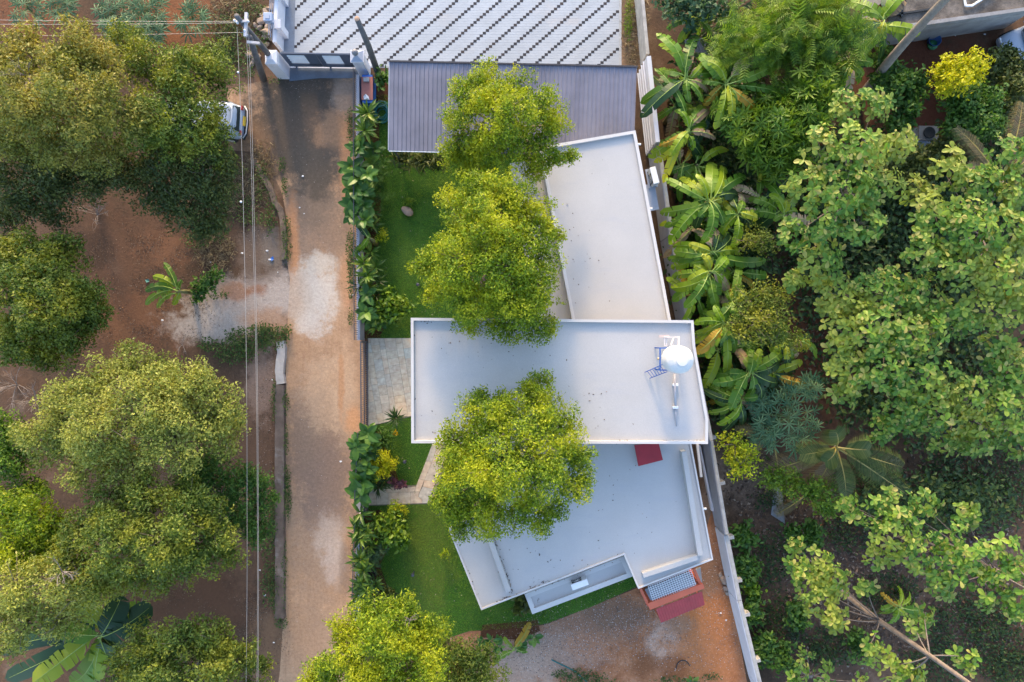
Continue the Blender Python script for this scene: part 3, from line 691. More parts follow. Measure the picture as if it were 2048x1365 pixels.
# plumbing
m_pvc = paint('pvc', (.70, .66, .66), .5, .05); m_pipe = paint('grey_pipe', (.42, .40, .42), .5, .1)
pl = empty('tank_plumbing', P(1340, 680, RM), 'white and grey pipe loop rising beside the roof tank', 'pipes')
MB().box(P(1328, 673, RM + .3) , (.42, .10, .08)).build('pipe_support', paint('pink_block', (.62, .50, .46), .9), pl)
for pts in ([P(1327, 675, RM + .3), P(1358, 675, RM + .7), P(1357, 702, RM + 2.15)], [P(1329, 676, RM + .3), P(1329, 692, RM + .3), P(1346, 691, RM + .9)], [P(1348, 675, RM + .5), P(1342, 690, RM + .8)],
            [P(1356.5, 675, RM + .7), P(1356, 694, RM + .7)], [P(1333, 676, RM + .3), P(1333, 694, RM + .3)]):
    MB().tube(pts, .025, 8).build('pipe', m_pvc, pl)
MB().lathe(P(1317, 718, RM + .6), [(.04, 0), (.06, .04), (.04, .1), (.01, .12)], 12).build('float_ball', paint('float', (.55, .42, .25), .5), pl, smooth=True)
MB().tube([P(1317, 718, RM + .62), P(1330, 705, RM + .8)], .01, 5).build('pipe', m_pvc, pl)
rp = empty('roof_pipe', P(1352, 800, RM), 'long grey pipe with two clamps lying on the roof below the tank', 'pipe')
MB().tube([P(1349, 748, RM + .16), P(1351, 818, RM + .10)], .055, 10).build('pipe', m_pipe, rp, smooth=True)
MB().tube([P(1351, 818, RM + .10), P(1353, 853, RM + .03)], [.04, .02], 8).build('pipe', m_pipe, rp, smooth=True)
for y in (770, 815): MB().box(P(1350.4, y, RM + .09), (.22, .10, .18)).build('clamp', m_white, rp)
# maroon hatch
MB().prism(ppoly([(1269, 891), (1317, 885), (1326, 920.5), (1277, 933)], RZ + .35), RZ + .27, RZ + .35).build('hatch_cover', m_maroon, label='dark red metal hatch cover on the lower roof, against the middle block', cat='hatch')
MB().prism(inset(ppoly([(1269, 891), (1317, 885), (1326, 920.5), (1277, 933)], RZ + .35), .05), RZ - .02, RZ + .26).build('hatch_upstand', m_parapet, house)
# air conditioners
m_ac = paint('ac_white', (.74, .75, .77), .5, .03, 2); m_black = paint('black_plastic', (.02, .022, .025), .6, .1)
def ac(px, py, z, rz, label):
    e = empty('air_conditioner', P(px, py, z), label, 'air conditioner'); c = P(px, py, z); R = Matrix.Rotation(rz, 3, 'Z')
    MB().box(c + Vector((0, 0, .31)), (.78, .28, .56), rot=R).build('casing', m_ac, e, bevel=.02)
    n = MB(); n.box(c + R @ Vector((-.08, .145, .30)), (.46, .02, .46), rot=R); n.build('fan_grille', m_black, e)
    rr = MB()
    for r in (.08, .14, .2):
        pts = [c + R @ Vector((-.08 + r * math.cos(k * .3927), .165, .30 + r * math.sin(k * .3927))) for k in range(17)]; rr.tube(pts, .008, 4)
    rr.build('fan_ring', m_ac, e)
    for s in (-.3, .3): MB().box(c + R @ Vector((s, 0, .015)), (.06, .32, .03), rot=R).build('foot', m_black, e)
ac(1157, 1161, 2.5, math.radians(20), 'white air conditioner unit on the narrow ledge above the lawn')
ac(1304, 357, 2.0, math.radians(104), 'white air conditioner unit between the upper roof and the boundary wall')
br = P(1304, 395, 1.9); MB().box(br, (.45, 1.25, .06), rz=.18).box((br.x - .1, br.y, .92), (.08, .3, 1.88), rz=.18).build('sunshade_ledge', m_bluegrey, house)
br = P(1303, 357, 1.95); MB().box(br, (.45, .9, .06), rz=.18).build('sunshade_ledge', m_bluegrey, house)
for (x, y, z) in ((1279, 289, 3.5), (1302, 418, 3.5), (1316, 545, 3.5), (1410, 1018, 3.0)):
    p = P(x, y, z); MB().tube([(p.x - .2, p.y, z), (p.x + .06, p.y, z)], .05, 8).build('spout', m_white, house)

# ------------------------------------------------------------------ poles and wires
m_pole = paint('weathered_pole', (.12, .115, .12), .9, .25, 4, (.20, .18, .17), 2, bmp=.5)
m_galv = paint('galvanised', (.52, .51, .53), .5, .1, 4, metal=.3)
m_wire = paint('wire', (.42, .38, .34), .5, .05)
ep = empty('power_pole', P(563, 141), 'weathered power pole with cross arms and a strut behind the left gate pillar', 'pole')
pb, pt = P(562, 139), P(473, 32, 5.9)
MB().tube([pb, pb.lerp(pt, .5), pt], [.16, .13, .10], 10).build('shaft', m_pole, ep, smooth=True)
sb, stp = P(527, 158), P(499, 74, 4.6); MB().tube([sb, stp], [.17, .12], 10).build('strut', m_pole, ep, smooth=True)
MB().box(P(492, 50, 5.4), (.12, 1.0, .12), rz=-.05).build('cross_arm', m_galv, ep)
MB().box(P(485, 43, 5.5), (.5, .08, .08)).build('cross_arm', m_galv, ep)
MB().box(P(507, 86, 4.7), (.55, .10, .12), rz=-.1).build('strut_clamp', m_galv, ep)
for (x, y, z) in ((470, 42, 5.5), (475, 46, 5.5), (496, 43, 5.5), (493, 70, 5.35), (490, 62, 5.4)):
    MB().lathe(P(x, y, z), [(.03, -.05), (.06, -.02), (.035, .02), (.055, .06), (.02, .09)], 10).build('insulator', m_white, ep, smooth=True)
e2 = empty('leaning_pole', P(757, 150), 'bare grey wooden pole standing between the right gate pillar and the shed', 'pole')
MB().tube([P(757, 150), P(737, 92, 2.9), P(714, 38, 5.4)], [.16, .135, .11], 10).build('shaft', m_pole, e2, smooth=True)
MB().lathe(P(714, 38, 5.39), [(.115, 0), (.10, .04), (.02, .06)], 10).build('top_cap', paint('cut_wood', (.40, .26, .18), .9), e2)
def wire(pts, label, r=.008):
    c = []
    for i in range(len(pts) - 1):
        a, b = Vector(pts[i]), Vector(pts[i + 1])
        for k in range(13):
            t = k / 12; q = a.lerp(b, t); q.z -= .25 * 4 * t * (1 - t) * ((b - a).length / 28) ; c.append(q)
    MB().tube(c, r, 5).build('power_line', m_wire, label=label, cat='wire', group='overhead wires')
wire([P(-200, 36, 5.6), P(468, 43, 5.5)], 'uppermost wire running left from the power pole')
wire([P(-200, 47, 5.6), P(475, 46, 5.5)], 'second wire from the top running left from the power pole')
wire([P(-200, 72, 5.5), P(492, 65, 5.35)], 'lowest wire running left from the power pole, across the cassava')
wire([P(474, 54, 5.4), P(488, 470, 5.5), P(494, 1000, 5.5), P(490, 1480, 5.5)], 'leftmost overhead wire running down the picture along the road')
wire([P(493, 72, 5.35), P(506, 470, 5.4), P(514.5, 1000, 5.4), P(512, 1480, 5.4)], 'middle overhead wire running down the picture along the road', .007)
wire([P(497, 62, 5.35), P(509, 470, 5.4), P(516.5, 1000, 5.4), P(514.5, 1480, 5.4)], 'rightmost overhead wire running down the picture along the road', .007)
for (x, y) in ((476, 145), (482, 404)):
    p = P(x, y, 5.38); MB().lathe(p, [(.015, -.05), (.045, -.02), (.045, .02), (.015, .05)], 10).build('wire_spacer', m_white, label='%s pale insulator on the leftmost wire' % ('upper' if y < 200 else 'lower'), cat='insulator')

# ------------------------------------------------------------------ cars
m_carw = paint('car_paint', (.36, .42, .52), .3, .02, 1, bmp=0); m_tyre = paint('tyre', (.02, .02, .02), .9, .1); m_red = paint('tail_red', (.35, .02, .02), .3)
m_plate = paint('plate_yellow', (.62, .42, .05), .5, .03)
def loft(secs):
    """secs: (x, half width bottom, half width top, z bottom, z top) -> closed shell with rounded section"""
    mb = MB(); vs = []; K = 10
    for (x, wb, wt, zb, zt) in secs:
        vs += [(x, -wb * .92, zb), (x, -wb, zb + .12 * (zt - zb)), (x, -wb, zb + .55 * (zt - zb)), (x, -wt, zt - .06 * (zt - zb)), (x, -wt * .86, zt),
               (x, wt * .86, zt), (x, wt, zt - .06 * (zt - zb)), (x, wb, zb + .55 * (zt - zb)), (x, wb, zb + .12 * (zt - zb)), (x, wb * .92, zb)]
    n = len(secs); fs = [tuple(range(K - 1, -1, -1)), tuple(range((n - 1) * K, n * K))]
    for i in range(n - 1):
        for k in range(K): fs.append((i * K + k, i * K + (k + 1) % K, (i + 1) * K + (k + 1) % K, (i + 1) * K + k))
    return mb.add(vs, fs)
def car(loc, rz, label):
    e = empty('parked_car', loc, label, 'car'); B = Matrix.Translation(loc) @ Matrix.Rotation(rz, 4, 'Z')
    def part(mb, name, mat, parent=None, smooth=False, sub=0):
        for i, v in enumerate(mb.v): mb.v[i] = tuple(B @ Vector(v))
        o = mb.build(name, mat, parent if parent is not None else e, smooth=smooth)
        if sub: s_ = o.modifiers.new('s', 'SUBSURF'); s_.levels = s_.render_levels = sub
        return o
    body = part(loft([(-1.98, .62, .58, .42, .86), (-1.9, .76, .72, .28, .93), (-1.5, .83, .79, .22, .96), (-.6, .85, .82, .2, .97), (.8, .85, .82, .2, .95), (1.5, .83, .78, .22, .88), (1.88, .76, .70, .28, .78), (1.98, .60, .55, .4, .68)]), 'body', m_carw, None, True, 1)
    part(loft([(-1.86, .70, .55, .92, 1.15), (-1.62, .76, .62, .90, 1.46), (-1.0, .78, .65, .90, 1.54), (.1, .78, .65, .90, 1.53), (.55, .77, .60, .90, 1.38), (1.15, .74, .50, .88, .98)]), 'cabin', m_carw, None, True, 1)
    part(MB().add([(-1.69, -.56, 1.33), (-1.69, .56, 1.33), (-1.92, .60, 1.02), (-1.92, -.60, 1.02)], [(0, 1, 2, 3)]), 'rear_window', m_glass)
    part(MB().add([(.42, -.56, 1.475), (.42, .56, 1.475), (1.08, .62, 1.085), (1.08, -.62, 1.085)], [(0, 3, 2, 1)]), 'windscreen', m_glass)
    for s in (-1, 1):
        part(MB().add([(-1.5, s * .735, 1.36), (.25, s * .735, 1.38), (.75, s * .78, 1.02), (-1.6, s * .79, 1.02)], [(0, 1, 2, 3)]), 'side_window', m_glass)
        part(MB().tube([(-1.4, s * .60, 1.53), (-1.3, s * .60, 1.57), (.0, s * .60, 1.57), (.1, s * .60, 1.52)], .018, 6), 'roof_rail', m_black)
        part(MB().box((.75, s * .92, 1.02), (.12, .18, .12)), 'mirror', m_carw)
        part(MB().box((-1.94, s * .60, .86), (.07, .20, .16)), 'tail_light', m_red)
        part(MB().box((1.93, s * .56, .66), (.08, .24, .11)), 'headlight', m_white)
        for x in (-1.25, 1.25):
            w_ = part(MB().tube([(x, s * .70, .32), (x, s * .87, .32)], .32, 18), 'wheel', m_tyre); part(MB().tube([(x, s * .85, .32), (x, s * .885, .32)], .19, 14), 'rim', m_galv, w_)
    part(MB().tube([(-1.62, -.56, 1.47), (-1.72, -.3, 1.485), (-1.74, 0, 1.49), (-1.72, .3, 1.485), (-1.62, .56, 1.47)], .05, 8), 'spoiler', m_carw, None, True)
    part(MB().tube([(-1.9, -.80, .50), (-2.02, -.6, .52), (-2.07, 0, .53), (-2.02, .6, .52), (-1.9, .80, .50)], .10, 8), 'rear_bumper', m_black, None, True)
    part(MB().tube([(-1.95, -.78, .62), (-2.1, -.55, .64), (-2.14, 0, .65), (-2.1, .55, .64), (-1.95, .78, .62)], .03, 8), 'bumper_trim', m_galv, None, True)
    part(MB().box((-2.03, 0, .76), (.05, .46, .13), rot=Matrix.Rotation(.4, 3, 'Y')), 'number_plate', m_plate)
    part(MB().tube([(-1.2, .3, 1.53), (-1.3, .3, 1.75)], .01, 5), 'antenna', m_black)
car(P(505, 248) + Vector((-2.14, .0, 0)), math.pi - .06, 'white hatchback with yellow rear plate parked half under the left trees')
car(P(2062, 88), math.radians(200), 'pale parked car cut off by the right edge beside the old building')

# ------------------------------------------------------------------ neighbour building and yard things, top right
m_oldc = ground_mat('weathered_roof', [(.3, (.055, .05, .05)), (.5, (.13, .12, .115)), (.7, (.24, .22, .21))], [], nscale=1.3, bmp=.5)
nb = empty('neighbour_building', P(1920, 0), 'old flat concrete roofed building at the upper right corner', 'building')
poly = [(1776, 60), (2120, 10), (2120, -150), (1776, -150)]
MB().prism(ppoly(poly, 3.0), 2.8, 3.0).build('roof_slab', m_oldc, nb)
MB().prism(ppoly([(1772, 62), (2120, 11.5), (2120, 5), (1772, 54)], 3.12), 2.7, 3.12).build('fascia', paint('fascia_grey', (.26, .25, .25), .9, .25, 2, (.10, .09, .09), 1.5), nb)
MB().prism(inset(ppoly(poly, 3.0), .35), 0, 2.8).build('wall', paint('old_wall', (.36, .34, .33), .9, .2, 1.5, (.15, .13, .12), .8), nb)
MB().box(P(1815, 26, 3.06), (2.0, .08, .1), rz=.15).box(P(1803, 28, 3.06), (.1, .3, .1)).build('roof_pipe', m_black, nb)
wf = empty('window_frame', P(1945, 5, 3.05), 'discarded white window frame lying on the old concrete roof', 'frame')
for (a, b) in (((1926, -20), (1931, 12)), ((1931, 12), (1944, 12)), ((1944, 12), (1990, -18)), ((1938, -20), (1980, -22))):
    MB().tube([P(*a, 3.1), P(*b, 3.1)], .05, 6).build('frame_bar', m_white, wf)
m_redsheet = paint('red_roof_sheet', (.24, .05, .04), .6, .15, 2, (.14, .05, .04), 1.5)
def corr(name, pts, z, label, mat, n=15):
    A = [P(x, y, zz) for (x, y), zz in zip(pts, z)]; vs = []
    for i in range(n):
        t = i / (n - 1); vs += [A[0].lerp(A[1], t) + Vector((0, 0, .025 * (i % 2))), A[3].lerp(A[2], t) + Vector((0, 0, .025 * (i % 2)))]
    o = MB().add(vs, [(2 * i, 2 * i + 1, 2 * i + 3, 2 * i + 2) for i in range(n - 1)]).build(name, mat, label=label, cat='roof sheet')
    s_ = o.modifiers.new('s', 'SOLIDIFY'); s_.thickness = .008
corr('roof_sheet', [(1742, 22), (1800, -20), (1800, 22), (1758, 38)], (2.4, 2.4, 2.2, 2.2), 'red corrugated sheet beside the old concrete roof', m_redsheet)
corr('roof_sheet', [(1392, 116), (1432, 108), (1426, 158), (1380, 158)], (1.2, 1.2, 1.0, 1.0), 'small red corrugated sheet under the upper banana leaves', m_redsheet)
corr('roof_sheet', [(1368, 80), (1405, 76), (1420, 112), (1378, 116)], (1.2, 1.2, 1.1, 1.1), 'small grey corrugated sheet above the red sheet near the boundary wall', paint('grey_sheet', (.16, .17, .21), .6, .1))
corr('roof_sheet', [(1548, 975), (1564, 975), (1570, 1048), (1542, 1030)], (.12, .12, .06, .1), 'grey sheet lying on leaf litter below the coconut palm', paint('grey_sheet_pale', (.20, .205, .225), .6, .12), 9)
ws = empty('wash_stand', P(1835, 285), 'concrete wash stand with round black basin in the right hand yard', 'wash stand')
for (x0, y0, x1, y1, z) in ((1812, 256, 1838, 278, .75), (1838, 252, 1877, 280, .85), (1820, 280, 1884, 296, .8), (1728, 278, 1762, 300, .8)):
    a, b = P(x0, y0, z), P(x1, y1, z); MB().box(((a.x + b.x) / 2, (a.y + b.y) / 2, z / 2), (abs(b.x - a.x), abs(a.y - b.y), z)).build('block', paint('wash_concrete', (.30, .28, .27), .9, .25, 3), ws)
MB().lathe(P(1858, 266, .86), [(.27, 0), (.29, .04), (.24, .04), (.16, -.03 + .04), (.02, .012)], 24).build('basin', m_black, ws, smooth=True)
MB().box(P(1855, 288, .83), (1.2, .24, .04)).build('blue_board', paint('blue_board', (.16, .22, .33), .7, .2, 3), ws)
tb = empty('tub', P(1863, 85), 'blue plastic tub on red earth beside the old building', 'tub')
MB().lathe(P(1863, 85), [(.24, 0), (.30, .3), (.32, .3), (.28, .28), (.22, .03)], 20).build('tub_wall', paint('tub_blue', (.02, .09, .30), .5, .05), tb, smooth=True)
MB().lathe(P(1863, 92), [(.22, 0), (.25, .12), (.02, .12)], 18).build('green_base', paint('tub_green', (.03, .18, .08), .5, .05), tb, smooth=True)

# ------------------------------------------------------------------ road end chest, hose, garden things
ch = empty('garden_chest', P(738, 180), 'brick-red topped long chest with blue ends beside the garden wall', 'chest')
cz = .9; a, b = P(723, 155, cz), P(746, 201, cz)
m_bluep = paint('bright_blue', (.02, .13, .48), .55, .1, 3)
MB().box(((a.x + b.x) / 2, (a.y + b.y) / 2, cz / 2), (abs(b.x - a.x) - .06, abs(a.y - b.y) + .25, cz)).build('body', m_bluep, ch)
MB().box(((a.x + b.x) / 2, (a.y + b.y) / 2, cz + .025), (abs(b.x - a.x), abs(a.y - b.y), .05)).build('top', paint('brick_red', (.40, .15, .12), .8, .15, 3, (.25, .09, .07), 2), ch, bevel=.01)
p = P(733, 160.5, 1.0); MB().box((p.x, p.y, 1.03), (.27, .2, .14)).build('concrete_block', paint('grey_block', (.32, .33, .35), .9, .1), label='grey concrete block on the upper end of the red chest', cat='block', bevel=.02)
MB().add([P(727, 193, .96), P(737, 193, .97), P(739, 200, .96), P(728, 200, .98), P(731, 188, 1.08), P(734, 196, 1.05)], [(0, 1, 2, 3), (0, 4, 5, 3), (1, 4, 5, 2), (0, 1, 4), (3, 2, 5)]).build('plastic_sheet', m_white, label='crumpled white sheet on the lower end of the red chest', cat='sheet')
hs_ = empty('garden_hose', P(765, 225), 'coiled teal garden hose on soil beside the shed', 'hose')
for k in range(9):
    r = M(14) * random.uniform(.75, 1.1); cx, cy = 765 + random.uniform(-3, 2), 226 + random.uniform(-7, 8)
    pts = [P(cx, cy) + Vector((r * math.cos(a_ * .2618), 1.25 * r * math.sin(a_ * .2618), .04 + .028 * k)) for a_ in range(25)]
    MB().tube(pts, .02, 6).build('coil', paint('hose_teal', (.01, .15, .14), .5, .1) if k == 0 else bpy.data.materials['hose_teal'], hs_, smooth=True)
MB().tube([P(1103, 1320, .03), P(1130, 1333, .03), P(1150, 1343, .03), P(1180, 1370, .03), P(1200, 1400, .03)], .03, 6).build('hose', bpy.data.materials['hose_teal'], label='straight green hose lying on the grey rubble, bottom centre', cat='hose')
MB().tube([P(1366 + 13 * math.cos(a_), 1335 - 14 * math.sin(a_), .03) for a_ in np.linspace(.2, 3.3, 12)], .025, 6).build('hose', m_black, label='dark bent pipe loop on the red earth near the bottom', cat='pipe')
m_boulder = paint('boulder', (.36, .25, .19), .9, .15, 4, (.22, .15, .11), 2, bmp=.5)
def rock(name, c, r, sq, mat, label, cat, group=None, seed=0, parent=None):
    g = np.random.default_rng(seed); mb = MB(); vs = []; fs = []; n1, n2 = 8, 12
    for i in range(n1 + 1):
        th = math.pi * i / n1
        for k in range(n2):
            a_ = 2 * math.pi * k / n2; vs.append([math.sin(th) * math.cos(a_), math.sin(th) * math.sin(a_), math.cos(th)])
    vs = np.array(vs); ph = g.uniform(0, 6, 6)
    k_ = 1 + .10 * np.sin(2.3 * vs[:, 0] + ph[0]) + .10 * np.sin(3.1 * vs[:, 1] + ph[1]) + .08 * np.sin(4 * vs[:, 2] + ph[2]) + .05 * np.sin(6 * vs[:, 0] * vs[:, 1] + ph[3])
    if sq[0] < 0:   # angular
        for _ in range(9):
            n_ = nrm(g.normal(size=3)); d_ = vs @ n_; lim = g.uniform(.55, .8); k_ = np.where(d_ > lim, np.minimum(k_, lim / np.maximum(d_, .01)), k_)
    vs = vs * k_[:, None] * np.abs(np.array(sq)) * r
    a_ = g.uniform(0, 6) if len(sq) == 3 and sq[0] < 0 else -.45
    ca, sa = math.cos(a_), math.sin(a_); vs = np.stack([vs[:, 0] * ca - vs[:, 1] * sa, vs[:, 0] * sa + vs[:, 1] * ca, vs[:, 2]], 1)
    vs[:, 2] -= vs[:, 2].min() * .8
    for i in range(n1):
        for k in range(n2): fs.append((i * n2 + k, (i + 1) * n2 + k, (i + 1) * n2 + (k + 1) % n2, i * n2 + (k + 1) % n2))
    mb.add(vs + np.array(c), fs)
    return mb.build(name, mat, parent, smooth=sq[0] > 0, label=label, cat=cat, group=group)
rock('boulder', P(815, 424), .33, (1.0, .72, .65), m_boulder, 'smooth pinkish boulder lying alone on the upper lawn', 'boulder', seed=3)
m_stone = objvar('rubble_stone', [(.30, .22, .17), (.36, .28, .22), (.26, .21, .18), (.33, .25, .19)], .95, 8, .7)
stones = [(545, 17, 9), (533, 27, 10), (541, 38, 8), (524, 45, 11), (536, 55, 9), (521, 58, 8), (535, 66, 12), (527, 33, 8), (548, 30, 7), (540, 78, 8), (512, 52, 7), (538, 20, 7), (530, 76, 7), (500, 112, 9), (510, 120, 8), (518, 116, 7), (506, 128, 7), (535, 90, 7)]
for i, (x, y, r) in enumerate(stones):
    rock('rubble_stone', P(x, y), M(r), (-1.1, .8, .6), m_stone, 'rough brown stone in the rubble heap outside the forecourt wall' if y < 100 else 'rough stone lying at the foot of the power pole strut', 'stone', 'stones heaped outside the forecourt wall' if y < 100 else 'stones by the power pole strut', seed=40 + i)
for i, (x, y, r, lb) in enumerate([(1448, 1160, 12, 'long grey stone lying against the lower boundary wall'), (1452, 1177, 8, 'small pale stone below the long grey one by the boundary wall'), (1441, 1150, 6, 'small stone above the long grey one by the boundary wall'),
                                   (1455, 1186, 7, 'flat pale stone nearest the boundary wall foot')]):
    rock('loose_stone', P(x, y), M(r), (-1.0, .7, .45), m_stone, lb, 'stone', seed=80 + i)
for i, (x, y, lb) in enumerate([(812, 921, 'small dark bollard lamp on the lawn beside the garden path'), (828, 1144, 'small dark bollard lamp on the lower lawn'), (838, 571, 'small dark bollard lamp at the left edge of the large garden tree')]):
    e = empty('bollard_lamp', P(x, y), lb, 'lamp'); p = P(x, y)
    MB().tube([p, p + Vector((0, 0, .42))], .035, 10).build('post', m_darkbar, e); MB().lathe(p + Vector((0, 0, .4)), [(.05, 0), (.085, .02), (.085, .09), (.03, .11)], 14).build('lamp_head', m_darkbar, e, smooth=True)
# scraps
m_scrap = paint('scrap', (.70, .70, .72), .8, .1, 5)
sp = [(606, 353), (609, 428), (600, 416), (485, 507), (535, 502), (326, 641), (422, 525), (545, 760), (540, 520), (548, 1285), (530, 1190), (1441, 1226), (1452, 1240), (682, 923), (705, 590), (556, 545), (520, 1140), (700, 590), (1910, 72), (1919, 69), (1968, 70), (350, 50), (560, 150), (574, 150)]
for i, (x, y) in enumerate(sp):
    p = P(x, y); a_ = random.uniform(0, 3); s = random.uniform(.04, .08)
    q = [p + Vector((s * math.cos(a_ + k), s * .7 * math.sin(a_ + k), .02 + random.uniform(0, .05))) for k in (0, 1.3, 2.4, 3.4, 5)] + [p + Vector((0, 0, .07))]
    wh = 'beside the old building' if x > 1800 else 'on the red earth by the lower boundary wall' if x > 1400 else 'on the dirt road' if x > 572 else 'on the verge left of the road' if x > 470 else 'on the brown soil far left'
    MB().add(q, [(0, 1, 5), (1, 2, 5), (2, 3, 5), (3, 4, 5), (4, 0, 5)]).build('paper_scrap', m_scrap, label='small crumpled white scrap lying ' + wh, cat='litter', group='white scraps ' + wh)
MB().add([P(540, 517, .02), P(546, 513, .05), P(548, 519, .03), P(543, 523, .08)], [(0, 1, 2), (0, 2, 3)]).build('plastic_scrap', m_bluep, label='bright blue plastic scrap on the grey patch left of the road', cat='litter')
MB().add([P(290, 560, .02), P(297, 558, .06), P(299, 563, .03), P(293, 566, .08)], [(0, 1, 2), (0, 2, 3)]).build('plastic_scrap', bpy.data.materials['hose_teal'], label='teal plastic scrap left of the small banana plant', cat='litter')
# ================================================================== VEGETATION
m_bark = paint('bark', (.17, .13, .10), .95, .3, 6, (.30, .27, .24), 3, bmp=.8, gamt=.7)
m_twig = paint('bare_twig', (.24, .20, .18), .95, .15, 6)
# ---- foliage colours
m_gold = leafmat('foliage_golden', [(0, (.07, .13, .007)), (.5, (.16, .25, .010)), (.92, (.29, .37, .014)), (1, (.44, .42, .04))], .35, clump=(.48, .48, .010), cscale=.7, camt=.55)  # yellow sprays put sunlit tone as well as young flush into the colour
m_olive = leafmat('foliage_olive', [(0, (.10, .12, .02)), (.5, (.17, .19, .03)), (.9, (.25, .26, .04)), (1, (.36, .31, .08))], .3, clump=(.34, .28, .05), camt=.6)
m_dark = leafmat('foliage_dark', [(0, (.030, .053, .015)), (.5, (.068, .098, .022)), (1, (.128, .150, .033))], .3, clump=(.120, .128, .030), camt=.4)
m_mid = leafmat('foliage_mid', [(0, (.065, .11, .014)), (.5, (.11, .165, .02)), (1, (.18, .225, .035))], .3, clump=(.27, .27, .02), camt=.65, cscale=.9)
m_pale = leafmat('foliage_pale', [(0, (.13, .165, .03)), (.5, (.25, .285, .05)), (.9, (.36, .38, .075)), (1, (.46, .43, .13))], .33, clump=(.38, .37, .07), camt=.5)
m_lime = leafmat('foliage_lime', [(0, (.156, .221, .008)), (.5, (.312, .351, .010)), (1, (.468, .442, .016))], .4, clump=(.26, .40, .010), camt=.5)
m_yellow = leafmat('foliage_yellow', [(0, (.25, .29, .004)), (.5, (.42, .43, .006)), (1, (.55, .50, .01))], .35)
m_green = leafmat('foliage_green', [(0, (.028, .077, .014)), (.5, (.063, .147, .022)), (1, (.119, .217, .034))], .35)
m_bright = leafmat('foliage_bright', [(0, (.045, .11, .010)), (.5, (.085, .175, .014)), (1, (.17, .27, .02))], .3, clump=(.20, .27, .015), camt=.5)
m_blue = m_blue
m_cass = leafmat('foliage_bluegreen', [(0, (.04, .11, .05)), (.5, (.08, .17, .08)), (1, (.15, .24, .11))], .3, per='object')
m_cass_i = leafmat('foliage_bluegreen_mass', [(0, (.025, .065, .03)), (.5, (.05, .11, .05)), (1, (.10, .165, .075))], .3)
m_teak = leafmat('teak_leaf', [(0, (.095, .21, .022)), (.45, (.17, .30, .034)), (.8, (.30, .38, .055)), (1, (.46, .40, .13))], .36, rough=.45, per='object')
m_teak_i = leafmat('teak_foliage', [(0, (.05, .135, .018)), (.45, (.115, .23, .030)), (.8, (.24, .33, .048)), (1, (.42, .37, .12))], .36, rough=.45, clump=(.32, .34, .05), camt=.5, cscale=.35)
m_broad = leafmat('broad_leaf', [(0, (.03, .09, .016)), (.5, (.06, .15, .024)), (.85, (.11, .21, .032)), (1, (.19, .30, .055))], .3, rough=.35, per='object')
m_lancef = leafmat('lance_leaf', [(0, (.035, .09, .012)), (.5, (.08, .16, .02)), (.85, (.15, .23, .03)), (1, (.30, .34, .05))], .35, rough=.4, per='object')
m_darkstrap = leafmat('dark_strap', [(0, (.015, .045, .010)), (.6, (.035, .08, .016)), (1, (.09, .13, .03))], .3, rough=.4, per='object')
m_purple = leafmat('purple_leaf', [(0, (.05, .02, .03)), (.5, (.13, .045, .06)), (1, (.24, .09, .11))], .3, per='object')
m_ban = [leafmat('banana_green', [(0, (.055, .14, .016)), (.5, (.11, .23, .022)), (1, (.19, .30, .03))], .38, rough=.4, per='object'),
         leafmat('banana_light', [(0, (.17, .30, .015)), (.5, (.27, .36, .02)), (1, (.38, .40, .03))], .4, rough=.4, per='object'),
         leafmat('banana_dark', [(0, (.018, .055, .018)), (1, (.04, .085, .028))], .25, rough=.4, per='object'),
         leafmat('banana_yellow', [(0, (.33, .22, .02)), (1, (.46, .27, .03))], .35, rough=.5, per='object'),
         leafmat('banana_dry', [(0, (.24, .16, .09)), (1, (.38, .29, .19))], .2, rough=.8, per='object')]
m_rib = paint('midrib', (.24, .33, .06), .5, .1)
m_rachis = paint('palm_rachis', (.34, .26, .06), .5, .1)
m_frond = leafmat('palm_frond', [(0, (.05, .085, .02)), (.5, (.09, .13, .03)), (1, (.14, .165, .045))], .3)
m_frond_dry = leafmat('palm_frond_dry', [(0, (.15, .12, .06)), (.5, (.23, .185, .09)), (1, (.30, .22, .10))], .25)

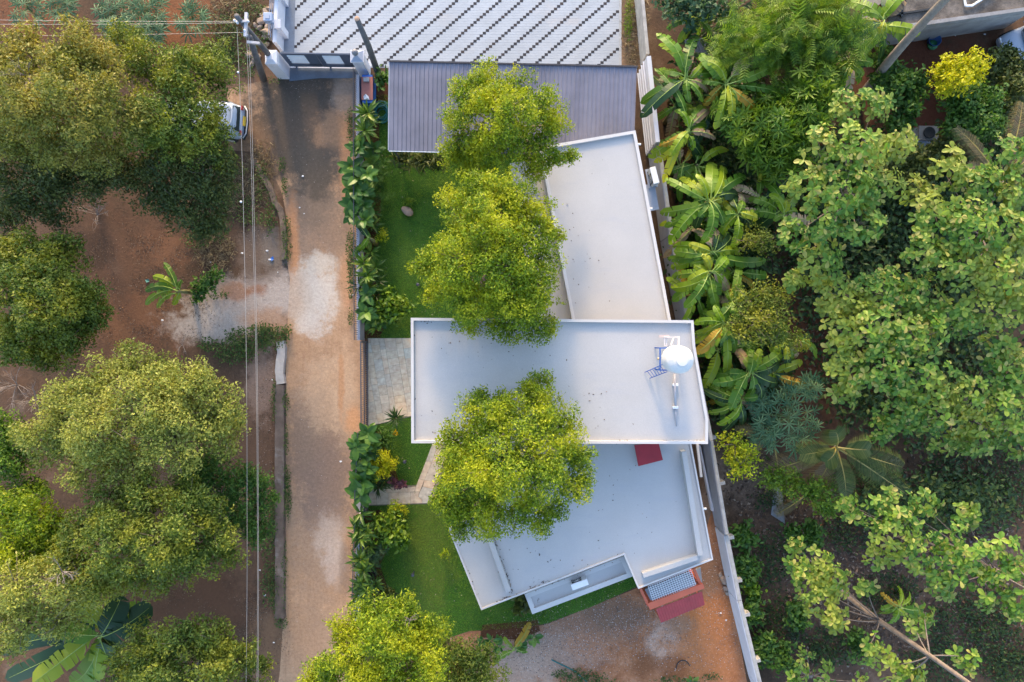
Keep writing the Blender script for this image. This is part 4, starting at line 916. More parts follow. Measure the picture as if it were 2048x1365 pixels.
# ---- trees
def limb(mb, a, b, r0, r1, sag=.15, n=6):
    a, b = Vector(a), Vector(b); mid = a.lerp(b, .5) + Vector((random.uniform(-.2, .2), random.uniform(-.2, .2), sag * (b - a).length * .5))
    pts = [a.lerp(mid, t).lerp(mid.lerp(b, t), t) for t in (0, .25, .5, .75, 1)]
    mb.tube(pts, [r0 + (r1 - r0) * t for t in (0, .25, .5, .75, 1)], n, 0)
    return pts
KS = [None]
def crown_points(lobes, per_m2, sub_r=(.28, .5), lower=.35):
    """leaf positions and facing: sprays spread over every lobe's shell, with gaps between"""
    Ps = []; Ns = []; subs = []; Ks = []
    for (px, py, z, rp) in lobes:
        c = np.array(P(px, py, z)); r = M(rp, z); ns = max(6, int(20 * r * r + 9))
        d = ball(ns * 3); d = d[d[:, 2] > -lower][:ns]; ns = len(d)
        rad = r * rng.uniform(.62, 1.06, (ns, 1)); cs = c + d * rad * np.array([1, 1, .72])
        sr = rng.uniform(*sub_r, ns) * min(1.25, .55 + .5 * r)
        void = np.sin(cs[:, 0] * 3.1 + 1.3 * np.sin(cs[:, 1] * 2.3)) * np.sin(cs[:, 1] * 3.4 + 1.1 * np.sin(cs[:, 2] * 2.9 + cs[:, 0])) 
        for q, s, dd, vd in zip(cs, sr, d, void):
            if vd > .45 and rng.random() < .8: continue
            q = q + dd * max(0, -vd) * .16
            n = int(per_m2 * s * s * 4 * rng.uniform(.6, 1.2))
            if n < 4: continue
            b = ball(n); rr = rng.uniform(.25, 1, (n, 1)) ** .6
            Ps.append(q + b * rr * s * np.array([1, 1, .62])); Ns.append(nrm(dd * .35 + b * .45 + np.array([0, 0, .55]) + rng.normal(size=(n, 3)) * .6))
            Ks.append(np.ones(n)); subs.append((q, s))
        # sprays that stick out of the outline
        for _ in range(int(rng.integers(2, 5)) if r > .5 else 1):
            a_ = rng.uniform(0, 6.283); dd = nrm(np.array([math.cos(a_), math.sin(a_), rng.uniform(-.1, .6)])); q = c + dd * r * rng.uniform(1.08, 1.32) * np.array([1, 1, .75]); s_ = rng.uniform(.13, .26)
            n = int(per_m2 * s_ * s_ * 4 * rng.uniform(.5, .9))
            if n < 4: continue
            b = ball(n); Ps.append(q + b * rng.uniform(.2, 1, (n, 1)) * s_ + dd * rng.uniform(-.9, .3, (n, 1)) * s_ * 1.5); Ns.append(nrm(b * .5 + np.array([0, 0, .6]) + rng.normal(size=(n, 3)) * .5)); Ks.append(np.ones(n)); subs.append((q, s_))
        # interior
        n = int(per_m2 * r * r * 3.0); b = ball(n)
        Ps.append(c + b * r * .68 * rng.uniform(.1, 1, (n, 1)) ** .5 * np.array([1, 1, .66])); Ns.append(nrm(b + np.array([0, 0, .6]))); Ks.append(np.full(n, 1.35))
    KS[0] = np.concatenate(Ks)
    return np.vstack(Ps), np.vstack(Ns), subs
def axes_from(N, n):
    """leaf long axes roughly in the leaf plane and drooping"""
    a = rng.normal(size=(n, 3)); a[:, 2] -= .25
    return a
def tree(name, label, lobes, base, mat, leaf=.12, per_m2=150, tpl=RH, group=None, cat='tree', tr=.17, twigs=14, sub_r=(.28, .5), bark=None, partn='crown', stem='trunk'):
    b = P(*base); e = empty(name, b, label, cat, group)
    Pn, Nn, subs = crown_points(lobes, per_m2, sub_r)
    n = len(Pn); me = scatter(partn, tpl, Pn, axes_from(Nn, n), Nn, leaf * rng.uniform(.55, 1.45, n) * KS[0], mat)
    link(bpy.data.objects.new(partn, me), e)
    mb = MB(); zs = [l[2] for l in lobes]; fork = b.copy(); fork.z = max(.1, min(zs) * .55)
    top = sum((P(l[0], l[1], l[2]) for l in lobes), Vector()) / len(lobes); fork.x += (top.x - b.x) * .4; fork.y += (top.y - b.y) * .4
    mb.tube([b, b.lerp(fork, .5) + Vector((.05, .03, 0)), fork], [tr, tr * .8, tr * .7], 9)
    for l in lobes:
        c = P(l[0], l[1], l[2] - M(l[3], l[2]) * .15); limb(mb, fork, c, tr * .5, tr * .12)
    for k in rng.choice(len(subs), min(twigs, len(subs)), replace=False):
        q, s = subs[k]; l = min(lobes, key=lambda l: (P(l[0], l[1], l[2]) - Vector(q)).length); c = P(l[0], l[1], l[2])
        d = Vector(q) - c; limb(mb, c, Vector(q) + d.normalized() * s * .5 + Vector((0, 0, .1)), .022, .006, .1, 4)
    mb.build(stem, bark or m_bark, e, smooth=True)
    return e, subs
def twiggy(mb, c, r, n, up=.5, rad=.012):
    """bare forking twigs"""
    c = Vector(c)
    for _ in range(n):
        d = Vector(ball(1)[0]); d.z = abs(d.z) * up + .15; d.normalize(); q = c + d * r * random.uniform(.6, 1.1); pts = limb(mb, c, q, rad * 1.6, rad * .6, .1, 4)
        for _ in range(4):
            a = pts[random.choice([2, 3])]; dd = (d + Vector(ball(1)[0]) * .7).normalized(); limb(mb, a, a + dd * r * random.uniform(.25, .55), rad * .7, rad * .35, .1, 3)

# left side
tree('shade_tree', 'large yellowish-brown tree crown in the upper left corner, crossed by the wires', [(60, 110, 6.8, 58), (150, 108, 7.2, 62), (215, 140, 6.8, 52), (60, 195, 7.6, 68), (150, 205, 8, 72), (230, 220, 7, 58), (8, 160, 7, 52), (100, 275, 6.2, 58), (185, 285, 6, 55), (20, 250, 6, 50)], (150, 260), m_olive, .12, 150, twigs=40)
tree('shade_tree', 'olive green tree crown overhanging the parked hatchback', [(290, 130, 6, 45), (345, 150, 6.2, 55), (415, 140, 5.6, 45), (442, 168, 5.2, 28), (330, 215, 6.4, 60), (378, 215, 6, 46), (388, 275, 5.8, 46), (424, 250, 5.6, 25), (438, 266, 5.4, 18), (432, 232, 5.4, 16), (440, 306, 5.0, 24), (300, 280, 5.6, 52), (430, 110, 5, 30), (250, 90, 5.4, 40)], (370, 250), m_mid, .12, 150, twigs=20)
tree('shade_tree', 'dark tree crown below the parked car, left of the wires', [(340, 345, 4.8, 58), (410, 345, 5, 52), (440, 395, 4.4, 42), (370, 420, 4.4, 52), (300, 385, 4.4, 42), (420, 450, 4, 34), (455, 340, 4.4, 25), (250, 340, 4.8, 45)], (380, 400), m_dark, .12, 140, twigs=20)
tree('shade_tree', 'dark shaded tree crown at the left edge below the yellowish one', [(40, 310, 4.8, 66), (110, 345, 4.8, 58), (30, 390, 4.4, 56), (100, 405, 4.2, 52), (170, 360, 4.6, 50), (220, 320, 4.6, 45), (10, 440, 4, 40)], (90, 380), m_dark, .12, 140, twigs=25)
tree('mango_tree', 'rounded dense green tree standing alone at the left edge', [(55, 510, 4.6, 50), (125, 515, 4.6, 46), (35, 590, 5.4, 60), (105, 600, 5.8, 62), (165, 590, 4.8, 46), (60, 665, 4.6, 54), (130, 665, 4.6, 52), (15, 530, 5, 50), (180, 640, 4.4, 36), (8, 680, 4.4, 46), (90, 550, 5.4, 50), (100, 705, 4, 32)], (95, 610), m_mid, .14, 140)
tree('pale_tree', 'large pale yellow-green spreading tree left of the white concrete slab', [(265, 730, 5.8, 42), (200, 765, 6, 50), (135, 815, 6, 54), (90, 880, 6, 48), (200, 850, 7, 66), (290, 805, 7, 66), (370, 780, 6.4, 55), (430, 815, 6, 50), (350, 870, 6.6, 66), (440, 870, 5.6, 42), (265, 925, 6, 52), (165, 925, 6, 48), (330, 735, 5.4, 30), (475, 850, 5, 20)], (280, 850), m_pale, .12, 160, twigs=50)
tree('shade_tree', 'small bright green crown cut by the left edge beside the pale tree', [(12, 865, 4.8, 42), (18, 930, 4.8, 48), (48, 985, 4.4, 38)], (15, 920), m_bright, .13, 130)
tree('shade_tree', 'yellow-green tree crown at the left edge, left of the olive tree', [(60, 1035, 5.4, 56), (28, 1095, 5.4, 50), (110, 1065, 5, 44), (18, 1010, 5, 44), (70, 1100, 5.2, 46)], (60, 1070), m_gold, .13, 130)
tree('shade_tree', 'big grey-green tree crown in the lower left, touching the wires', [(230, 1005, 6, 52), (300, 995, 6.4, 52), (370, 1015, 6.4, 56), (430, 1055, 6, 48), (330, 1075, 7, 66), (240, 1085, 7, 62), (170, 1060, 6, 46), (390, 1115, 6, 48), (300, 1145, 6, 46), (210, 1145, 6, 52), (145, 1120, 6, 44), (460, 1100, 5.4, 32)], (310, 1080), m_mid, .12, 160, twigs=40)
tree('shade_tree', 'dark green crown reaching the kerb wall under the wires', [(420, 950, 4.4, 48), (480, 965, 4.4, 36), (515, 965, 4, 24), (520, 1000, 3.8, 26), (500, 1055, 3.8, 36), (455, 1010, 4.4, 40), (525, 1070, 3.6, 16), (380, 960, 4.4, 36)], (460, 990), m_green, .13, 140)
tree('pale_tree', 'pale tree with bare branches at the lower left edge', [(35, 1180, 6.4, 52), (105, 1165, 6.4, 46), (160, 1185, 6, 42), (55, 1245, 6, 46), (15, 1225, 6, 40), (130, 1235, 5.4, 34), (195, 1170, 6, 38), (15, 1290, 5.4, 30)], (90, 1200), m_pale, .12, 150, twigs=60)
tree('shade_tree', 'bright green tree crown cut by the bottom edge, left of the road', [(285, 1305, 5.4, 50), (365, 1280, 5.8, 54), (435, 1285, 5.4, 46), (485, 1310, 5, 36), (330, 1355, 6, 58), (430, 1350, 6, 58), (520, 1325, 4.4, 18), (250, 1345, 5, 38), (380, 1430, 5.6, 70), (500, 1380, 4.6, 40)], (380, 1340), m_mid, .13, 150, twigs=20)
# garden trees
tree('garden_tree', 'yellow-green tree rising through the metal shed roof', [(965, 165, 6.6, 38), (1030, 178, 6.4, 36), (935, 215, 6.8, 42), (1005, 225, 7.4, 56), (1080, 225, 6.4, 42), (925, 275, 6, 40), (995, 290, 6.6, 52), (1065, 280, 6, 38), (1110, 318, 5.4, 18), (1138, 312, 5.2, 16), (950, 320, 5.6, 38), (905, 315, 5.4, 26), (1115, 250, 5.8, 20), (1070, 335, 5.4, 24)], (1010, 270), m_gold, .105, 235, tr=.2, twigs=30)
tree('garden_tree', 'tallest golden-green tree between the upper roof and the lawn', [(945, 385, 7, 44), (1005, 385, 7.4, 50), (1055, 420, 7, 44), (920, 445, 7.4, 46), (985, 455, 8, 56), (1055, 480, 7.4, 50), (885, 505, 6.8, 34), (855, 535, 6.4, 24), (935, 525, 8, 54), (1005, 535, 8, 56), (1070, 540, 7, 44), (890, 575, 7, 38), (865, 595, 6.4, 20), (950, 595, 7.4, 50), (1030, 595, 7.4, 54), (1082, 600, 6.4, 34), (945, 645, 6, 30), (1012, 652, 6, 32), (1070, 645, 6, 36), (1100, 465, 6.4, 22), (905, 400, 6.4, 22)], (990, 530), m_gold, .105, 235, tr=.24, twigs=40)
tree('garden_tree', 'golden-green tree standing between the middle and lower roofs', [(1000, 800, 6, 24), (968, 795, 6, 16), (1065, 775, 6.2, 30), (1085, 808, 6.4, 38), (1125, 850, 6.4, 38), (950, 850, 7, 44), (1010, 850, 7.4, 50), (1070, 875, 8, 54), (1140, 905, 7, 40), (908, 885, 6.8, 32), (930, 940, 7.4, 50), (1000, 935, 8.4, 60), (1070, 955, 8, 56), (1130, 965, 7, 42), (905, 995, 6.8, 34), (925, 1035, 6.4, 34), (980, 1025, 7, 46), (1040, 1025, 7, 42), (1095, 1030, 6.4, 34), (1165, 920, 6.2, 22), (1160, 960, 6, 18)], (1020, 925), m_gold, .105, 235, tr=.24, twigs=45)
tree('garden_tree', 'golden tree crown at the bottom edge between road and lower lawn', [(760, 1232, 6.4, 38), (820, 1240, 6.4, 42), (705, 1258, 6, 42), (862, 1280, 6, 40), (770, 1295, 7.4, 60), (690, 1315, 6.4, 50), (642, 1345, 6, 34), (840, 1335, 7, 54), (740, 1365, 7, 56), (660, 1390, 6, 50), (800, 1430, 7, 80)], (770, 1310), m_gold, .105, 225, tr=.22, twigs=40)
tree('garden_tree', 'darker green crown on the right side of the golden bottom tree', [(900, 1315, 5.2, 42), (945, 1320, 4.8, 38), (960, 1365, 5, 44), (905, 1375, 5.2, 50), (975, 1300, 4.4, 20)], (930, 1340), m_mid, .115, 150)

# ---- large-leaved trees, right
OBOV3 = leaf_tpl([0, .6, .9, 1], [.03, .29, .22, .04], .18, .22)
def bigleaf(label, lobes, base, trunk=None, ros=22, leaf=.33, nparts=150, mat_i=None, mat_o=None, tpl=OBOV, name='teak_tree', group='large leaved trees on the right'):
    b = P(*base); e = empty(name, b, label, 'tree', group)
    pos_, ax, nr = [], [], []; mb = MB()
    tp = trunk or [b, P(*base, min(l[2] for l in lobes) * .8)]
    mb.tube(tp, [.16 - .09 * i / (len(tp) - 1) for i in range(len(tp))], 10)
    for (px, py, z, rp) in lobes:
        c = np.array(P(px, py, z)); r = M(rp, z); n = int(ros * r * r * 2.2 + 4)
        near = min(tp, key=lambda q: (Vector(q) - Vector(c)).length); limb(mb, near, Vector(c) - Vector((0, 0, r * .3)), .032, .012)
        d = ball(n * 3); d = d[d[:, 2] > -.25][:n]
        for dd in d:
            q = c + dd * r * rng.uniform(.45, 1.05) * np.array([1, 1, .8]); k = rng.integers(4, 8); up = nrm(dd * .45 + np.array([0, 0, .9]) + rng.normal(size=3) * .25)
            if rng.random() < .15: limb(mb, c, q, .012, .008, .1, 4)
            u = nrm(np.cross(up, rng.normal(size=3))); v = np.cross(up, u); a0 = rng.uniform(0, 6.28); L = rng.choice([rng.uniform(.4, .7), rng.uniform(.7, 1.15)], p=[.3, .7])
            for i in range(k):
                a_ = a0 + i * 2.4; el = rng.uniform(-.25, .55); dirv = (u * math.cos(a_) + v * math.sin(a_)) * math.cos(el) + up * math.sin(el)
                pos_.append(q + up * .03 * i); ax.append(dirv); nr.append(up * math.cos(el) - (u * math.cos(a_) + v * math.sin(a_)) * math.sin(el)); 
                ax[-1] = ax[-1] * leaf * L * (1 - .07 * i)
    pos_, ax, nr = map(np.array, (pos_, ax, nr)); sc_ = np.linalg.norm(ax, axis=1)
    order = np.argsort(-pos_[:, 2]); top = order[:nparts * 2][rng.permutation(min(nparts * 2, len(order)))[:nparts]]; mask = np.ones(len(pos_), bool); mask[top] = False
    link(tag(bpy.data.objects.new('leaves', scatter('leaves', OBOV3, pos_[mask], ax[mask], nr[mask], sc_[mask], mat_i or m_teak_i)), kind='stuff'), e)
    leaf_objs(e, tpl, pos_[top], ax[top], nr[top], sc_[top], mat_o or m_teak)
    mb.build('trunk', m_bark2, e, smooth=True)
    return e
m_bark2 = paint('pale_bark', (.18, .14, .115), .95, .3, 6, (.11, .085, .07), 3, bmp=.7)
LM = {}
def leaf_objs(parent, tpl, pos_, ax, nr, scl, mat, name='leaf'):
    key = (id(tpl[0]), mat.name)
    if key not in LM: LM[key] = fast_mesh(name, tpl[0], tpl[1], mat)
    me = LM[key]; ax, bi, nr = basis(np.array(ax, float), np.array(nr, float)); scl = np.broadcast_to(scl, (len(pos_),))
    for p, a, b, n, s in zip(pos_, ax, bi, nr, scl):
        o = bpy.data.objects.new(name, me); s = float(s)
        o.matrix_basis = Matrix(((a[0] * s, b[0] * s, n[0] * s, p[0]), (a[1] * s, b[1] * s, n[1] * s, p[1]), (a[2] * s, b[2] * s, n[2] * s, p[2]), (0, 0, 0, 1)))
        link(o, parent)
bigleaf('large-leaved pale green tree right of the banana clump, upper crown', [(1690, 220, 7, 38), (1750, 215, 7, 34), (1640, 300, 7.2, 46), (1710, 300, 7.6, 52), (1780, 290, 7, 44), (1620, 370, 7, 42), (1690, 380, 7.4, 50), (1760, 370, 7, 44), (1650, 440, 6.8, 44), (1590, 470, 6.4, 34), (1720, 450, 6.8, 46), (1590, 560, 5.6, 22), (1640, 520, 6.2, 40)], (1690, 400), nparts=190)
bigleaf('large-leaved pale green tree at the right edge, beside the wash stand', [(1900, 350, 7.2, 36), (1960, 370, 7.4, 46), (2020, 310, 7.6, 44), (2040, 390, 7.6, 46), (1870, 430, 7.2, 46), (1940, 450, 7.6, 54), (2010, 460, 7.6, 52), (1850, 500, 7, 46), (1920, 530, 7.2, 54), (2000, 550, 7.4, 56), (2050, 610, 7.2, 50), (1960, 620, 7, 50), (1830, 380, 6.4, 26), (1900, 310, 6.8, 18)], (1960, 470), nparts=190)
bigleaf('darker large-leaved tree in the middle of the right side', [(1690, 590, 6, 44), (1760, 580, 6.4, 50), (1830, 590, 6.4, 48), (1680, 660, 6, 44), (1750, 660, 6.6, 54), (1830, 670, 6.6, 54), (1890, 640, 6.2, 46), (1700, 740, 6, 44), (1770, 740, 6.4, 50), (1850, 750, 6.4, 52), (1660, 610, 5.4, 24), (1690, 790, 5.4, 30), (1640, 560, 5.4, 20)], (1760, 690), nparts=170)
bigleaf('large-leaved tree with mixed green and tan leaves at the right edge', [(1800, 820, 5.6, 46), (1870, 820, 6, 50), (1940, 790, 6.2, 50), (2010, 820, 6.4, 52), (1960, 870, 5.8, 44), (1900, 880, 5.4, 38), (2030, 740, 6.4, 46), (2040, 890, 5.8, 40), (1990, 700, 6.4, 40), (1760, 860, 5.2, 26)], (1920, 820), nparts=160)
bigleaf('long-branched large-leaved tree over bare soil, lower right', [(1690, 1010, 6, 26), (1740, 1030, 6.4, 38), (1800, 1015, 6.4, 40), (1850, 1010, 6.4, 28), (1790, 1070, 7, 46), (1840, 1110, 7, 46), (1760, 1110, 6.4, 28), (1900, 1080, 7.2, 36), (1930, 1030, 6.6, 26), (1900, 1140, 7.2, 40), (1960, 1120, 7.6, 40), (2010, 1100, 7.6, 38), (1970, 1180, 7.4, 42), (2030, 1160, 7.8, 40), (2040, 1220, 7.6, 36), (1880, 1170, 6.6, 28)], (1890, 1095), trunk=[P(1880, 1085), P(1915, 1100, 2.5), P(1990, 1140, 6), P(2100, 1200, 9)], ros=19, nparts=190)
bigleaf('large-leaved tree with a long bare trunk at the bottom right', [(1600, 1130, 3.8, 26), (1640, 1130, 4.4, 32), (1620, 1170, 4.4, 38), (1670, 1160, 5, 34), (1640, 1210, 4.8, 36), (1668, 1236, 5.2, 28), (1735, 1172, 5.6, 20), (1742, 1300, 6.2, 30), (1830, 1246, 6.4, 28), (1790, 1335, 6.6, 30), (1815, 1352, 7, 28), (1935, 1318, 7.4, 26), (1590, 1090, 3.4, 18), (1850, 1225, 6.6, 16)], (1628, 1142), trunk=[P(1628, 1142), P(1680, 1182, 2.2), P(1760, 1243, 5), P(1860, 1312, 7.8), P(1985, 1400, 10.5)], ros=19, nparts=190)
bigleaf('large-leaved sapling cut by the bottom edge, right of the boundary wall', [(1600, 1340, 3, 26), (1650, 1345, 3.2, 26), (1570, 1370, 3, 26), (1720, 1365, 3.4, 18), (1615, 1300, 2.4, 14)], (1620, 1350), ros=9, nparts=60, name='teak_sapling')

# ---- palmate and rosette shrubs
def rosette_plant(name, label, cat, px, py, z, n, L, tpl, mat, elev=(.1, .9), spread=0, group=None, stemh=None, jit=.7):
    b = P(px, py); c = P(px, py, z); c = Vector((b.x, b.y, z)) if z < .6 else c
    b = Vector((c.x, c.y, 0)); e = empty(name, b, label, cat, group)
    pos_, ax, nr = [], [], []; mb = MB(); mb.tube([b, (c.x, c.y, max(z, .06))], [.03, .02], 6)
    for i in range(n):
        a_ = i * 2.39996 + rng.uniform(-jit, jit); el = rng.uniform(*elev); r = spread * math.sqrt((i + .5) / n) if spread else 0
        d = np.array([math.cos(a_) * math.cos(el), math.sin(a_) * math.cos(el), math.sin(el)])
        q = np.array(c) + np.array([math.cos(a_) * r, math.sin(a_) * r, .15 * math.sin(i) * bool(spread) + .04]); pos_.append(q + d * (.06 if not spread else 0)); ax.append(d)
        nr.append(np.array([-math.cos(a_) * math.sin(el), -math.sin(a_) * math.sin(el), math.cos(el)]))
        if spread: mb.tube([c, Vector(q)], [.012, .006], 4)
    leaf_objs(e, tpl, np.array(pos_), np.array(ax), np.array(nr), L * rng.uniform(.5, 1.15, n), mat)
    mb.build('stem', m_stem, e)
    return e
m_stem = paint('plant_stem', (.10, .14, .04), .7, .1)
for (x, y, n, s, lb) in [(225, 30, 26, .75, 'cassava plant with blue-green star leaves, left one of the top pair'), (295, 25, 34, .95, 'large cassava plant with blue-green star leaves at the top edge'), (305, 60, 22, .6, 'cassava plant half covered by the olive crown below the top edge'),
                         (385, 38, 26, .72, 'cassava plant standing alone on red soil right of the others'), (55, 18, 20, .8, 'cassava plant near the upper left corner'), (125, 14, 18, .6, 'cassava plant in deep shade right of the corner one'), (235, 65, 18, .5, 'low cassava plant above the wires')]:
    rosette_plant('cassava_plant', lb, 'plant', x, y, 1.3, int(n * 1.5), .48, PALM7, m_cass, (-.1, .5), s, 'cassava plants on the red soil')
for (x, y, n, s, L, lb) in [(1575, 835, 48, 1.5, .50, 'broad blue-green plant with star leaves above the coconut palm'), (1530, 870, 20, .7, .45, 'small blue-green star-leaved plant left of the palm crown'), (1618, 775, 18, .5, .45, 'small blue-green star-leaved plant at the upper rim of the larger one'), (1520, 800, 16, .5, .42, 'yellowish tipped star-leaved plant beside the lowest bananas')]:
    rosette_plant('castor_plant', lb, 'plant', x, y, 2.2, int(n * 1.5), L, PALM7, m_cass, (-.1, .6), s)
tree('rosette_shrub', 'glossy bright green shrub with star-like leaf rosettes, upper right of the boundary wall', [(1500, 250, 3.4, 40), (1560, 260, 3.8, 46), (1610, 230, 4, 44), (1640, 180, 4, 40), (1520, 310, 3, 36), (1580, 300, 3.4, 38), (1460, 205, 3.2, 26), (1650, 150, 3.6, 26), (1560, 210, 3.6, 30), (1540, 335, 2.6, 20)], (1570, 250), m_bright, .36, 10, ROS8, cat='shrub', tr=.08, twigs=0, sub_r=(.4, .6))
tree('feather_shrub', 'feathery-leaved green shrub at the top edge right of the boundary wall', [(1470, 110, 3.4, 40), (1530, 90, 4, 46), (1590, 60, 4.2, 46), (1650, 60, 4.4, 46), (1560, 130, 3.6, 36), (1630, 110, 4, 36), (1690, 80, 4.2, 32), (1490, 60, 3.4, 30), (1640, 15, 4, 36), (1570, 20, 3.6, 30)], (1580, 90), m_bright, .62, 9, PINN, cat='shrub', tr=.08, twigs=0, sub_r=(.4, .6))
tree('feather_shrub', 'grey-green leafy shrub top right of the tiled forecourt', [(1370, 15, 3, 36), (1420, 10, 3, 28), (1340, 5, 2.6, 26)], (1375, 25), m_cass_i, .2, 45, OVATE, cat='shrub', tr=.05, twigs=0)
tree('yellow_shrub', 'bright lemon yellow rounded shrub in the right hand yard', [(1885, 150, 3.2, 26), (1915, 130, 3.6, 28), (1945, 125, 3.6, 24), (1925, 160, 3.8, 30), (1890, 180, 3.2, 22), (1950, 150, 3.4, 16)], (1912, 155), m_yellow, .15, 120, cat='shrub', tr=.06, twigs=0, sub_r=(.2, .34))
tree('green_shrub', 'mid green rounded shrub just below the lemon yellow one', [(1920, 210, 2.6, 34), (1970, 205, 2.6, 30), (1945, 245, 2.8, 38), (1980, 250, 2.4, 26), (1910, 250, 2.2, 24)], (1945, 235), m_green, .16, 110, OVATE, cat='shrub', tr=.06, twigs=0)
tree('green_shrub', 'dark leafy shrub left of the lemon yellow shrub under the leaning trunk', [(1780, 165, 2.2, 34), (1820, 160, 2, 30), (1810, 205, 2, 30), (1770, 130, 2, 24), (1800, 240, 1.8, 26)], (1795, 180), m_green, .2, 70, OVATE, cat='shrub', tr=.05, twigs=0)
tree('green_shrub', 'dark shrub below the pale parked car at the right edge', [(2000, 130, 2, 34), (2030, 170, 2, 36), (2010, 210, 2, 26)], (2015, 165), m_dark, .16, 90, OVATE, cat='shrub', tr=.05, twigs=0)
tree('green_shrub', 'dark foliage in shade below the wash stand', [(1800, 320, 1.8, 34), (1850, 330, 1.8, 34), (1880, 300, 1.6, 26), (1820, 370, 1.8, 30)], (1830, 335), m_dark, .18, 80, OVATE, cat='shrub', tr=.05, twigs=0)
tree('wispy_tree', 'wispy small-leaved tree with bare twigs among the bananas', [(1500, 600, 4, 34), (1540, 590, 4, 32), (1510, 650, 4.4, 40), (1560, 650, 4.2, 34), (1590, 680, 3.6, 20), (1480, 660, 4, 24)], (1530, 640), m_mid, .13, 95, cat='tree', tr=.07, twigs=40)
tree('wispy_tree', 'small wispy crown right of the upper banana clump', [(1500, 480, 3.2, 26), (1530, 490, 3.2, 20)], (1510, 485), m_mid, .12, 100, cat='tree', tr=.05, twigs=12)
tree('yellow_green_shrub', 'yellow-green shrub beside the boundary wall below the roof corner', [(1470, 890, 2.6, 28), (1480, 930, 2.6, 26), (1460, 915, 2.2, 22), (1500, 915, 2.2, 18)], (1472, 910), m_lime, .14, 75, cat='shrub', tr=.05, twigs=10)
tree('green_shrub', 'leafy green shrub under the palm fronds', [(1570, 960, 1.8, 26), (1605, 975, 1.8, 26), (1640, 985, 2, 30), (1655, 1010, 1.8, 20), (1540, 950, 1.6, 22)], (1605, 975), m_bright, .15, 90, cat='shrub', tr=.04, twigs=0)
for (x, y, r, lb) in [(1488, 1075, 24, 'topmost of the green shrubs along the outside of the lower boundary wall'), (1490, 1140, 26, 'second green shrub down along the outside of the lower boundary wall'), (1508, 1222, 24, 'third green shrub down along the outside of the lower boundary wall'), (1530, 1295, 26, 'fourth green shrub down along the outside of the lower boundary wall'), (1565, 1315, 24, 'green shrub at the bottom right of the wall-side row'), (1593, 1230, 22, 'small dark green shrub alone on soil between wall and trees'), (1590, 1075, 20, 'dark green shrub under the first large leaves right of the wall'), (1625, 1065, 20, 'dark green shrub below the feathery palm'), (1720, 1290, 24, 'dark green shrub beneath the long bare trunk'), (1505, 1180, 16, 'small bright shrub between the second and third wall-side shrubs')]:
    tree('wall_shrub', lb, [(x, y, .8, r), (x + 6, y + r * .6, .7, r * .7), (x - 6, y - r * .6, .7, r * .7)], (x, y), m_green if x != 1505 else m_bright, .2, 70, OVATE, 'shrubs on the soil right of the wall', 'shrub', .03, 0, (.2, .34), partn='foliage', stem='stem')
# garden shrubs
for (lobes, m, lf, d, tp, lb) in [
        ([(752, 335, 1, 24), (756, 365, 1, 24), (758, 390, 1, 22), (745, 380, .9, 18)], m_green, .2, 60, PINN, 'feathery dark green bush between the broad leaves and the upper lawn'),
        ([(766, 475, .7, 13)], m_lime, .1, 260, RH, 'small round lime green bush on the upper lawn'),
        ([(782, 600, 1, 22), (800, 612, 1, 20), (775, 622, .9, 18), (790, 632, .9, 18), (765, 600, .9, 14)], m_bright, .22, 85, OVATE, 'glossy bright green bush above the stone patio'),
        ([(753, 925, 1.1, 20), (768, 918, 1.1, 20), (772, 935, 1.1, 18), (755, 945, 1, 16), (745, 930, 1, 13)], m_yellow, .1, 240, RH, 'golden-yellow clipped bush beside the garden path'),
        ([(766, 875, .7, 18), (760, 890, .7, 16), (775, 890, .7, 14)], m_green, .16, 120, LANCE, 'soft dark green bush above the golden bush'),
        ([(775, 1050, 1.1, 24), (795, 1065, 1.1, 24), (770, 1075, 1, 20), (790, 1035, 1, 18), (805, 1080, .9, 15)], m_bright, .22, 85, OVATE, 'glossy bright green bush on the lower lawn edge'),
        ([(805, 1022, .8, 12), (790, 1018, .8, 10)], m_lime, .1, 200, RH, 'yellow-tipped bush just below the garden path'),
        ([(745, 1112, .9, 20), (755, 1100, .9, 16)], m_cass_i, .22, 60, PINN, 'fern-like bush beside the lower road wall'),
        ([(886, 1110, .5, 8)], m_lime, .1, 150, RH, 'tiny bright bush at the edge of the lower roof'),
        ([(770, 1190, .6, 18), (785, 1198, .6, 12)], m_dark, .25, 60, OVATE, 'dark broad bush just above the golden bottom tree'),
        ([(1048, 1205, .8, 16), (1035, 1215, .7, 14)], m_dark, .32, 60, OVATE, 'dark broad-leaved bush in the corner under the narrow ledge'),
        ([(840, 322, .9, 24), (805, 318, .9, 20), (870, 325, .9, 20)], m_dark, .3, 80, LANCE, 'dark grassy bush under the lower edge of the shed roof'),
        ([(770, 155, .8, 14), (765, 165, .8, 12)], m_green, .2, 70, OVATE, 'small green bush between the grey pole and the shed'),
        ([(817, 405, .4, 9)], m_bright, .14, 150, LANCE, 'small leafy tuft growing behind the boulder'),
        ([(400, 578, .9, 20), (415, 565, .9, 20), (430, 555, .9, 14), (395, 592, .8, 14)], m_green, .15, 120, OVATE, 'dark green bush right of the small banana plant')]:
    tree('garden_bush', lb, lobes, lobes[0][:2], m, lf, d, tp, None, 'bush', .03, 0, (.16, .3), partn='foliage', stem='stem')

